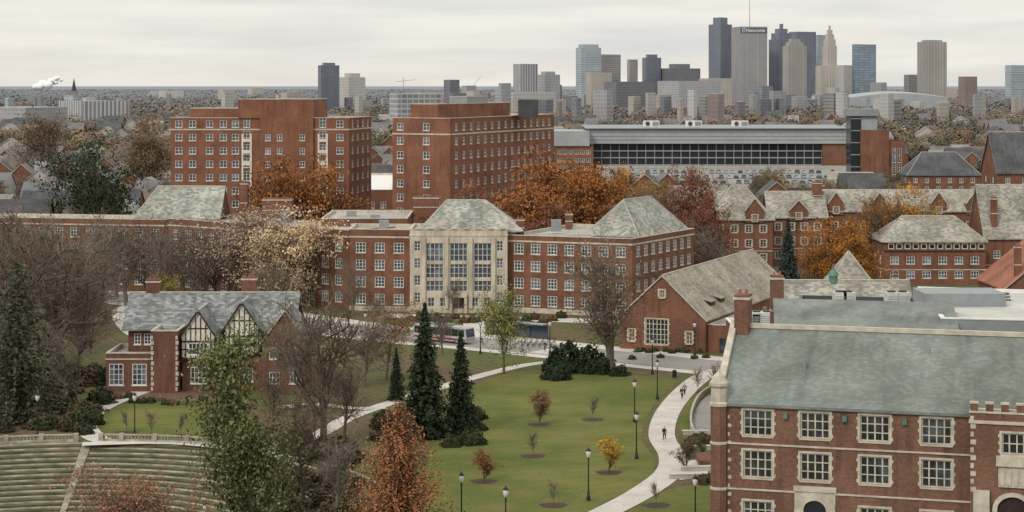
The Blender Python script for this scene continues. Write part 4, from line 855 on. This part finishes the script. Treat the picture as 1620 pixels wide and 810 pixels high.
for (u,v,L,rt_) in ((1100,688,3.2,0),(1102,745,3.6,.1),(1090,757,4.5,.1),(1118,712,3,0)):
    x,y=G(u,v); mb=MB(); mb.box(-L/2,-.3,.0,L/2,.3,.5,conc,Matrix.Translation((x,y,0))@Matrix.Rotation(rt_,4,'Z')); mb.box(-L/2-.06,-.36,.502,L/2+.06,.36,.6,concW,Matrix.Translation((x,y,0))@Matrix.Rotation(rt_,4,'Z')); lab(mb.obj('concrete_bench'),'pale concrete block bench beside the path','bench','concrete benches')
wl=smoothline(GL([(1136,612),(1108,630),(1095,655),(1094,680),(1105,694),(1140,700)])); A_=offl(wl,.15);B_=offl(wl,-.15); mb=MB()
for i in range(len(wl)-1): mb.hexa([(*A_[i],0),(*A_[i+1],0),(*B_[i+1],0),(*B_[i],0),(*A_[i],.8),(*A_[i+1],.8),(*B_[i+1],.8),(*B_[i],.8)],conc)
lab(mb.obj('retaining_wall'),'low curved concrete wall around the driveway','wall')
mb=MB(); mb.box(*G(1108,742),0,G(1108,742)[0]+4.5,G(1108,742)[1]+6,.9,brickG); lab(mb.obj('planter_wall'),'square brick planter wall near the hall','wall')
sheet('pavement',GL([(1075,760),(1140,752),(1140,728),(1075,728)]),.05,concW,False)
def person(u,v,rot,jc,tc,label,bag=False,step=.28):
    x,y=G(u,v); r=root('person',label,'person',(x,y,.05),'people walking',rot)
    sk=bpy.data.materials.get('skin') or M('skin',(.45,.28,.2),.6,.05,3); hm=bpy.data.materials.get('hair') or M('hair',(.04,.025,.02),.7,.1,3)
    def skin(name,V,E,mat,root_i=0):
        me=bpy.data.meshes.new(name); me.from_pydata([q[:3] for q in V],E,[]); me.materials.append(mat); o=bpy.data.objects.new(name,me); COL.objects.link(o); o.parent=r
        o.modifiers.new('s','SKIN'); me.skin_vertices.new() if not me.skin_vertices else None
        for i,q in enumerate(V): me.skin_vertices[0].data[i].radius=(q[3],q[4] if len(q)>4 else q[3]); me.skin_vertices[0].data[i].use_root=(i==root_i)
        su=o.modifiers.new('d','SUBSURF'); su.levels=1;su.render_levels=1; return o
    s=step
    V=[(0,0,.95,.13,.1),(0,0,1.15,.12,.09),(0,0,1.38,.15,.1),(0,0,1.5,.06),(0,-.01,1.58,.075,.085),(0,-.02,1.68,.08,.095),(0,0,1.75,.05)]
    E=[(0,1),(1,2),(2,3),(3,4),(4,5),(5,6)]
    for sd,st in ((-1,s),(1,-s)):
        k=len(V); V+=[(sd*.09,0,.88,.085),(sd*.1,-st*.5-.03,.5,.06),(sd*.1,-st+.02,.09,.04),(sd*.1,-st-.16,.04,.035)]; E+=[(0,k),(k,k+1),(k+1,k+2),(k+2,k+3)]
        k=len(V); V+=[(sd*.2,0,1.4,.055),(sd*.25,st*.4,1.12,.042),(sd*.25,st*.6-.08,.88,.032),(sd*.25,st*.6-.1,.82,.03)]; E+=[(2,k),(k,k+1),(k+1,k+2),(k+2,k+3)]
        h=V[-1]
        for f_ in range(5):
            k2=len(V); dx=(f_-2)*.018; ln=(.06,.075,.08,.07,.055)[f_]; V+=[(h[0],h[1]+dx,h[2]-.03,.009),(h[0]-sd*.01,h[1]+dx*1.4-.01,h[2]-.03-ln,.008)]; E+=[(k+3,k2),(k2,k2+1)]
    skin('body',V,E,sk)
    V=[(0,0,1.0,.16,.12),(0,0,1.2,.155,.115),(0,0,1.42,.17,.12)];E=[(0,1),(1,2)]
    for sd,st in ((-1,s),(1,-s)): k=len(V); V+=[(sd*.21,0,1.42,.075),(sd*.255,st*.4,1.13,.062),(sd*.255,st*.6-.07,.92,.05)]; E+=[(2,k),(k,k+1),(k+1,k+2)]
    skin('jacket',V,E,jc)
    V=[(0,0,.97,.145,.115)];E=[]
    for sd,st in ((-1,s),(1,-s)): k=len(V); V+=[(sd*.09,0,.86,.1),(sd*.1,-st*.5-.03,.5,.075),(sd*.1,-st+.02,.12,.06)]; E+=[(0,k),(k,k+1),(k+1,k+2)]
    skin('trousers',V,E,tc); skin('hair',[(0,.02,1.66,.09,.1),(0,.02,1.77,.07)],[(0,1)],hm)
    if bag: mb=MB(); mb.box(-.16,.12,1.05,.16,.3,1.5,tc); mb.obj('backpack',r,False)
jb=M('jacket_blue',(.10,.14,.22),.8,.1,2);jk=M('jacket_black',(.02,.02,.024),.8,.1,2);jg=M('jacket_grey',(.2,.2,.2),.8,.1,2);jr=M('jacket_red',(.35,.03,.03),.8,.1,2)
person(1051,697,2.9,jb,jk,'person in a blue jacket and dark trousers walking on the path',True)
person(1079,632,.2,jk,jk,'person in dark clothes walking along the path',True)
person(1083,626,3.3,jg,jk,'person in a grey jacket walking along the path')
for u,v,j,t_ in ((862,556,jk,jk),(880,560,jg,jk),(905,566,jr,jk),(762,548,jk,jb)): person(u,v,random.uniform(0,6),j,t_,'pedestrian in a %s jacket on the pavement'%('red' if j is jr else 'grey' if j is jg else 'black'))
# ------------------------------------------------------------ skyline
def tower(label,u0,us_,u1,vt,D,mat,dl=25,dr_=25,z0=0,crown=(),name='office_tower',grp='downtown towers'):
    near=(XD(us_,D),D); Lp=(XD(u0,D+dl),D+dl); Rp=(XD(u1,D+dr_),D+dr_); bk=(Lp[0]+Rp[0]-near[0],Lp[1]+Rp[1]-near[1])
    foot=[Lp,near,Rp,bk]; z1=ZD(vt,D); mb=MB(); mb.prism(foot,z0,z1,mat,conc)
    c=(sum(p[0] for p in foot)/4,sum(p[1] for p in foot)/4)
    for (k,v2,m2) in crown:
        ff=[(c[0]+(p[0]-c[0])*k,c[1]+(p[1]-c[1])*k) for p in foot]; z2=ZD(v2,D); mb.prism(ff,z1-1,z2,m2 or mat,conc); z1=z2
    r=root(name,label,'tower',(c[0],c[1],0),grp); mb.obj('tower_body',r); return r,foot,ZD(vt,D)
mDk=TW('tower_dark',(.20,.205,.225),(.13,.14,.165),4,4,.9); mDk2=TW('tower_darkblue',(.20,.215,.25),(.14,.16,.20),3,60,.6); mNW=TW('tower_ribbed',(.35,.335,.33),(.25,.25,.255),3.2,400,.8)  # skyline colours kept pale and bluish, with distance haze painted in
mBl=TW('tower_blueglass',(.42,.46,.48),(.27,.34,.39),60,4,1.1); mTan=TW('tower_tan',(.44,.41,.37),(.23,.225,.23),3.6,400,1.0); mLt=TW('tower_light',(.46,.45,.42),(.31,.31,.32),5,4,1.3)
mWh=TW('tower_white',(.55,.54,.52),(.22,.23,.25),5,300,1.0); mBr=TW('tower_brown',(.31,.29,.28),(.19,.19,.20),80,4,1.2); mLev=TW('tower_deco',(.54,.50,.44),(.40,.37,.34),4,400,1.1); mBg=TW('tower_blueframe',(.19,.22,.26),(.26,.33,.40),14,5,.8)
mGr=TW('tower_greygrid',(.36,.365,.37),(.25,.265,.28),4,4,1.0); mRd=TW('tower_brickgrid',(.27,.215,.195),(.19,.175,.175),5,4,1.3); mBe=TW('tower_beige',(.44,.40,.345),(.28,.265,.25),5,4,1.3)
tower('dark slate blue office slab with a small roof crown',503,508,537,103,3000,mDk2,25,30,0,((.6,99,mDk),))
tower('pale grey stepped apartment block',537,552,578,122,3100,mLt,20,20,0,((.6,116,mLt),))
tower('small dark office block',702,712,727,126,2800,mDk,20,20)
tower('white framed tower with dark vertical windows',812,822,851,101,2900,mWh,30,25)
tower('blue grey office block',848,862,886,118,3000,mGr,20,20,0,((.6,113,None),))
tower('blue glass tower with pale horizontal bands',911,920,951,75,3600,mBl,40,30,0,((.8,70,mBl),))
tower('brown grey banded office block',943,950,982,86,3700,mBr,30,30)
tower('low beige office block',927,935,968,114,3400,mBe)
tower('slim beige tower behind lower blocks',992,996,1009,94,3800,mTan)
tower('dark blue office block',1016,1022,1046,91,3900,mDk2,25,25,0,((.6,86,None),))
tower('wide dark grey government block',1042,1060,1108,108,3900,mDk,40,40,0,((.5,101,None),))
tower('dark glass low block',955,975,1036,129,3000,mDk,30,60)
tower('dark tower with twin stepped shafts',1121,1140,1158,38,4100,mDk2,40,40,0,((.62,27,mDk2),))
r,ft,zt=tower('wide ribbed stone tower with a dark top band and company sign',1157,1171,1214,42,3900,mNW,70,12)
a,bq=Vector(ft[1]),Vector(ft[2]); dd=(bq-a).normalized(); n_=Vector((dd.y,-dd.x)); mb=MB()
def SB(u0,u1,z0,z1,o0,o1,mat):
    p=[a+dd*u0+n_*o1,a+dd*u1+n_*o1,a+dd*u1+n_*o0,a+dd*u0+n_*o0]; mb.hexa([(q.x,q.y,z0) for q in p]+[(q.x,q.y,z1) for q in p],mat)
Lw=(bq-a).length; bandM=M('sign_band',(.13,.14,.17),.6,.05,.1); SB(.5,Lw-.5,zt-12,zt-2,.05,1,bandM); mb.obj('sign_band',r)
cu=bpy.data.curves.new('sign_lettering','FONT'); cu.body='Nationwide'; cu.size=8.2; cu.extrude=.15; cu.offset=.12; cu.align_x='LEFT'; to=bpy.data.objects.new('tmp',cu); COL.objects.link(to); bpy.context.view_layer.update()
me=bpy.data.meshes.new_from_object(to); bpy.data.objects.remove(to); me.materials.clear(); me.materials.append(white)
o=bpy.data.objects.new('sign_lettering',me); COL.objects.link(o); o.parent=r; o.matrix_parent_inverse=Matrix.Translation(-r.location); p=a+dd*11.5+n_*1.3
o.matrix_basis=Matrix(((dd.x,0,n_.x,p.x),(dd.y,0,n_.y,p.y),(0,1,0,zt-10),(0,0,0,1)))
mb=MB(); sgM=M('sign_blue',(.12,.25,.55),.6,.05,.1); SB(4,9.5,zt-11,zt-3,1.05,1.3,white); SB(4.8,8.7,zt-10.2,zt-3.8,1.31,1.5,sgM); mb.obj('sign_emblem',r)
mb=MB(); mb.tube((XD(1186,3950),3950,zt-5),(XD(1186,3950),3950,zt+55),.8,.4,6,metalG); mb.obj('mast',r)
tower('dark tower with a stepped pyramid crown',1216,1233,1256,62,4000,mDk2,40,30,0,((.8,52,None),(.5,45,None),(.15,37,None)))
tower('beige grey tower with a stepped crown',1238,1248,1276,72,3700,mTan,30,30,0,((.75,66,None),(.5,61,None)))
tower('dark blue grey slab tower',1248,1262,1291,50,4200,mDk2,30,30)
tower('blue and white banded tower',1288,1294,1306,55,4300,mBl)
tower('bright pale tower shoulder',1290,1300,1334,104,3900,mLev)
tower('art deco pale stone tower with a tapered octagonal crown',1301,1309,1324,72,3920,mLev,18,18,0,((.85,62,None),(.62,54,None),(.4,47,None),(.15,40,None)))
tower('whitish office block beside the towers',1322,1335,1348,103,3800,mLt); tower('blue glass tower with dark corner frame',1348,1353,1386,70,4000,mBg,20,30)
tower('beige tower with dark vertical stripes',1451,1460,1498,66,3800,mTan,30,25,0,((.7,63,None),)); tower('brown brick mid rise block',1516,1526,1546,121,3600,mRd); tower('curved blue glass office block',1590,1600,1640,103,3300,mBl,30,60)
tower('small brown office block',1430,1438,1452,118,3900,mBr); 
tower('long grey parking block',1040,1075,1140,128,3300,mGr,20,30,grp='downtown low blocks'); tower('beige and blue low block',1106,1120,1158,124,3500,mBe,grp='downtown low blocks')
mb=MB(); D=3300; xa,xb=XD(1345,D),XD(1500,D); ns=16
for i in range(ns):
    a0=i/ns;a1=(i+1)/ns; z=lambda t: 25+7*math.sin(math.pi*t); mb.hexa([(xa+(xb-xa)*a0,D,0),(xa+(xb-xa)*a1,D,0),(xa+(xb-xa)*a1,D+90,0),(xa+(xb-xa)*a0,D+90,0),(xa+(xb-xa)*a0,D,z(a0)),(xa+(xb-xa)*a1,D,z(a1)),(xa+(xb-xa)*a1,D+90,z(a1)+3),(xa+(xb-xa)*a0,D+90,z(a0)+3)],metalL)
lab(mb.obj('arena'),'broad arena with a low curved grey roof','arena')
tower('long pale apartment block with grid windows',-20,40,106,170,1900,mGr,40,60,name='apartment_block',grp='apartment blocks'); tower('white apartment block with flat roof',92,130,204,160,2100,mWh,40,40,name='apartment_block',grp='apartment blocks')
tower('white framed glass office block',616,630,698,148,1700,TW('grid_whiteglass',(.50,.50,.48),(.25,.27,.29),7,4.2,.7),30,40,name='office_block',grp='office blocks')
tower('white apartment block among trees',790,812,880,146,2300,mLt,30,40,name='apartment_block',grp='apartment blocks')
pal=[mDk,mLt,mGr,mBe,mRd,mBl,mGr,mBr,TW('grid_palewhite',(.52,.51,.49),(.34,.34,.36),8,4,1.5),TW('grid_darkglass',(.25,.265,.285),(.17,.19,.22),6,4,.6)]
rr=random.Random(4)
for i in range(96):
    u=rr.uniform(600,1400) if i<56 else rr.uniform(0,1620); D=rr.uniform(2000,3800); w=rr.uniform(10,34)*(.7 if i>60 else 1); v=rr.uniform(142,158) if i%7 else rr.uniform(130,140)
    if i>=56: v=rr.uniform(146,162); D=rr.uniform(1700,3200)
    tower('low rise city block between trees',u,u+w*rr.uniform(.2,.7),u+w,v,D,rr.choice(pal),rr.uniform(10,40),rr.uniform(10,40),name='city_block',grp='low rise city blocks')
for i in range(16):
    u=rr.uniform(-20,1640); D=rr.uniform(5000,8500); w=rr.uniform(10,45); tower('distant pale low warehouse on the horizon',u,u+w*.3,u+w,rr.uniform(139,147),D,rr.choice([mLt,mGr,mBe]),20,20,name='warehouse',grp='distant warehouses')
mb=MB(); x=XD(117,4500); mb.box(x-5,4495,0,x+5,4505,32,mRd); mb.lathe([(6,32),(0.1,62)],4,slateD,(x,4500,0)); lab(mb.obj('church_spire'),'dark pointed church steeple on the horizon','church')
mb=MB(); x=XD(638,2800); mb.tube((x,2800,0),(x,2800,56),.6,.5,4,metalG); mb.tube((x-10,2800,50),(x+18,2800,53),.4,.3,4,metalG); lab(mb.obj('tower_crane'),'slim construction crane among trees','crane')
mb=MB(); x=XD(752,3000); mb.tube((x,3000,0),(x,3000,46),.6,.5,4,metalG); mb.tube((x-4,3000,44),(x+8,3000,58),.4,.3,4,metalG); lab(mb.obj('tower_crane'),'construction crane with raised jib','crane')
def housemesh(w,d_,ze,zr,wm_,rm):
    P=B.__new__(B); P.wall=MB();P.trim=MB(); P.w=[]; P.r=None; rm_=MB(); R_=rect(-w/2,-d_/2,w/2,d_/2)
    for a,c in zip(R_,R_[1:]+R_[:1]): P.wall.poly([(*a,0),(*c,0),(*c,ze),(*a,ze)],wm_)
    P2=MB(); P.wall.poly([(-w/2,-d_/2,ze),(-w/2,0,zr),(-w/2,d_/2,ze)],wm_); P.wall.poly([(w/2,-d_/2,ze),(w/2,d_/2,ze),(w/2,0,zr)],wm_)
    hiproof(P,(-w/2,-d_/2),(1,0),w,d_,ze,zr,0,0,.4,rm,None,None,mb=rm_)
    wn=MB()
    for x in (-w*.3,0,w*.3):
        for z in (1,3.8): wingeo(wn,Matrix.Translation((x,-d_/2-.2,z)),1.0,1.4,1,2,'t')
    for y in (-d_*.25,d_*.25):
        for z in (1,3.8):
            for s in (1,-1): wingeo(wn,Matrix.Translation((s*(w/2+.2),y,z))@Matrix.Rotation(s*math.pi/2,4,'Z'),1.0,1.4,1,2,'t')
    return P.wall.mesh('wall'),rm_.mesh('roof'),wn.mesh('window_set')
sid=M('siding_pale',(.42,.40,.37),.8,.1,.3);sid2=M('siding_tan',(.27,.235,.185),.8,.1,.3); shg=M('shingle_grey',(.16,.16,.165),.9,.15,.3); shg2=M('shingle_light',(.25,.245,.24),.9,.15,.3); shg3=M('shingle_brown',(.15,.12,.10),.9,.15,.3)
HM=[housemesh(9,12,8,12.5,sid,shg),housemesh(10,11,8.5,13.5,brickA,shg),housemesh(9,14,8,12.6,sid,shg2),housemesh(11,11,8,12.6,sid2,shg3),housemesh(15,12,9,14,brickA,slateD)]
HL=['pale sided house with grey roof','brick house with grey roof','pale house with light grey roof','tan house with brown roof','wide brick house with dark roof']
occ=[(-130,-20,440,530),(-60,30,455,560),(-60,-30,550,670),(15,200,790,1060),(40,140,495,530),(140,195,640,790),(75,140,440,500)]
def free(x,y,m_=4): return not any(a-m_<x<c+m_ and e-m_<y<f_+m_ for a,c,e,f_ in occ)
hp=[]; rr=random.Random(9)
for i in range(4000):
    if len(hp)>=250: break
    D=rr.uniform(540,1100) if i%3 else rr.uniform(1100,2100); u=rr.choice([rr.uniform(-10,280),rr.uniform(-10,280),rr.uniform(550,630),rr.uniform(1420,1640),rr.uniform(-10,1640)]) if D<1100 else rr.uniform(-20,1640); x,y=XD(u,D),D
    if free(x,y,8) and all(abs(x-a)+abs(y-c)>18 for a,c in hp):
        hp.append((x,y)); k=rr.randrange(5); r=root('suburban_house',HL[k]+' among bare trees','house',(x,y,0),'houses among the trees',rr.choice([0,math.pi/2])+rr.uniform(-.15,.15),1 if D<1100 else 1.2)
        inst('wall',HM[k][0],r);inst('roof',HM[k][1],r);inst('window_set',HM[k][2],r)
n=0; rr=random.Random(21); cols=[(.17,.145,.12),(.15,.12,.10),(.22,.13,.07),(.09,.09,.05),(.26,.15,.07),(.14,.12,.085),(.24,.19,.06)]
tp=[]
for i in range(6000):
    if n>=235: break
    D=rr.uniform(490,860); u=rr.uniform(-20,1640); x,y=XD(u,D),D
    if not free(x,y,5) or any(abs(x-a)<6 and -14<y-c<7 for a,c in hp) or any(abs(x-a)+abs(y-c)<8 for a,c in tp): continue
    tp.append((x,y)); n+=1; q=rr.random()
    if q<.6: tree('bare_tree','leafless grey brown tree among rooftops','bare%d'%rr.randrange(3),x,y,rr.uniform(10,15),group='bare trees among the rooftops')
    elif q<.82: tree('autumn_tree','brownish autumn tree among rooftops','sparse%d'%rr.randrange(2),x,y,rr.uniform(10,15),rr.choice(cols),group='autumn trees among the rooftops')
    else: tree('autumn_tree','muted autumn tree among rooftops','leaf%d'%rr.randrange(3),x,y,rr.uniform(9,14),rr.choice(cols),group='autumn trees among the rooftops')
# far woods: individual crowns with their own colour and size, haze and shading painted into the tint
C=[];S=[];TT=[];NV=[]
D=840.0; HP=np.array(hp)
pc=np.array([(.14,.118,.10),(.11,.095,.082),(.155,.13,.108),(.12,.105,.075),(.20,.12,.06),(.075,.08,.045),(.13,.105,.09),(.20,.15,.07),(.06,.07,.042),(.16,.10,.065)])
while D<16000:
    cell=max(11,D/75); 
    w=.27*D; k=int(2*w/cell)
    for i in range(k):
        x=-w+2*w*(i+NR.rand())/k; y=D+NR.rand()*cell
        if not free(x,y,6): continue
        if D<2200 and np.any((np.abs(x-HP[:,0])<9)&(y-HP[:,1]<9)&(y-HP[:,1]>-32)): continue
        if NR.rand()<.1: continue
        big=NR.rand()<.25; h=NR.uniform(13,18) if big else NR.uniform(8,14); R=(NR.uniform(6,9) if big else NR.uniform(4,6.5))*(1 if D<1500 else cell/17); m_=240 if D<1300 else (130 if D<2500 else 36)
        dvec=NR.normal(size=(m_,3)); dvec/=np.linalg.norm(dvec,axis=1)[:,None]; ph=NR.rand()*6; lump=1+.22*np.sin(dvec[:,0:1]*5+ph)*np.cos(dvec[:,1:2]*4+ph)
        q=dvec*lump*(NR.uniform(.75,1,(m_,1)))*np.array([R,R,h*.42]); q[:,2]+=h*.58; q[:,0]+=x;q[:,1]+=y
        col=pc[NR.randint(len(pc))]*NR.uniform(.7,1.3); hz=min(.9,max(0,(D-900)/6500.)); col=col*(1-hz)+np.array([.20,.212,.235])*hz  # crown colour blended towards painted haze with distance
        v_=.10*(1-hz); topf=np.clip((dvec[:,2:3]+1)/2,0,1)  # crown tops tinted lighter, undersides darker, as painted shading
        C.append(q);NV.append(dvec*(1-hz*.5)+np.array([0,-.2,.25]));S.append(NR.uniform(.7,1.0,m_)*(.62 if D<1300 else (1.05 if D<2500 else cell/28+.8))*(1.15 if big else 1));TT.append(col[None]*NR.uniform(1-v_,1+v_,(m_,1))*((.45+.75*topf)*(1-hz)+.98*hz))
    D+=cell*.9
C=np.concatenate(C);S=np.concatenate(S);TT=np.concatenate(TT);NV=np.concatenate(NV)
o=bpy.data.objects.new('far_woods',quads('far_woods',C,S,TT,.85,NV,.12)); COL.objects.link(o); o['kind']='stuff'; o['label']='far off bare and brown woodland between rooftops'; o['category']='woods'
# steam plume: billowing white puffs
stM=M('steam_white',(.86,.87,.88),1,.03,.02,spec=0)
mb=MB(); rr=random.Random(5); prf=[(math.sin(math.pi*i/9)+.001,-math.cos(math.pi*i/9)) for i in range(10)]
for i in range(26):
    t=i/25; cx_=XD(54+40*t,5200)+rr.uniform(-5,5); cz_=ZD(138-11*t,5200)+rr.uniform(-5,5)*(.4+t); R=rr.uniform(4,7)*(.6+.9*math.sin(math.pi*(.15+.75*t)))
    mb.lathe([(a_*R*1.2,z_*R) for a_,z_ in prf],12,stM,(cx_,5200+rr.uniform(-6,6),cz_))
o=mb.obj('steam_plume',smooth=True); o['kind']='stuff'; o['label']='white steam plume drifting above the horizon'; o['category']='steam'
N=9000; C=np.zeros((N,3)); C[:,0]=NR.uniform(-60,30,N); C[:,1]=NR.uniform(215,330,N); C[:,2]=[terr(a,c)+.06 for a,c in C[:,:2]]
o=bpy.data.objects.new('fallen_leaves',quads('fallen_leaves',C,NR.uniform(.04,.08,N),NR.uniform(.6,1.3,N),.8,np.tile([0,0,1.],(N,1)),.3)); o.color=(.24,.16,.07,1); COL.objects.link(o); o['kind']='stuff'; o['label']='scattered brown fallen leaves on the grass'; o['category']='leaves'
# ------------------------------------------------------------ sky and light
w=bpy.data.worlds.new('World'); sc.world=w; w.use_nodes=True; n=w.node_tree.nodes; l=w.node_tree.links; bg=n['Background']
sky=n.new('ShaderNodeTexSky'); sky.sky_type='NISHITA'; sky.sun_disc=False; sky.sun_elevation=rad(38); sky.sun_rotation=rad(215)
tc=n.new('ShaderNodeTexCoord').outputs['Generated']; sx=n.new('ShaderNodeSeparateXYZ'); l.new(tc,sx.inputs[0])
f1=noise_fac(n,l,tc,9,.36,.68,7,(1,1,9)); f2=noise_fac(n,l,tc,6,.42,.66,7,(1.3,1.3,14))
r=n.new('ShaderNodeMapRange'); r.inputs['From Max'].default_value=.045; l.new(sx.outputs[2],r.inputs['Value'])
base=mix(n,l,r.outputs[0],(8.6,8.0,7.1,1),(8.2,8.15,7.8,1)); c=mix(n,l,f1,base,(7.3,7.3,7.2,1)); c=mix(n,l,f2,c,(9.2,8.85,8.2,1))
r2=n.new('ShaderNodeMapRange'); r2.inputs['From Min'].default_value=.05; r2.inputs['From Max'].default_value=.5; l.new(sx.outputs[2],r2.inputs['Value']); c=mix(n,l,r2.outputs[0],c,(12.6,12.3,11.7,1))
l.new(mix(n,l,.93,sky.outputs[0],c),bg.inputs[0]); bg.inputs[1].default_value=.1
sl=bpy.data.lights.new('sun','SUN'); sl.energy=1.5; sl.angle=rad(10); sl.color=(1,.94,.85); so=bpy.data.objects.new('sun',sl); COL.objects.link(so); so.rotation_euler=(rad(52),0,rad(-35))
cam=bpy.data.cameras.new('camera'); co=bpy.data.objects.new('camera',cam); COL.objects.link(co); co.location=(0,0,HC); co.rotation_euler=(rad(90),0,0)
cam.sensor_width=36; cam.lens=36*FL/1620; cam.shift_y=-270/1620; cam.clip_start=1; cam.clip_end=120000; sc.camera=co
sc.view_settings.view_transform='Standard'; sc.view_settings.look='None'; sc.view_settings.exposure=0
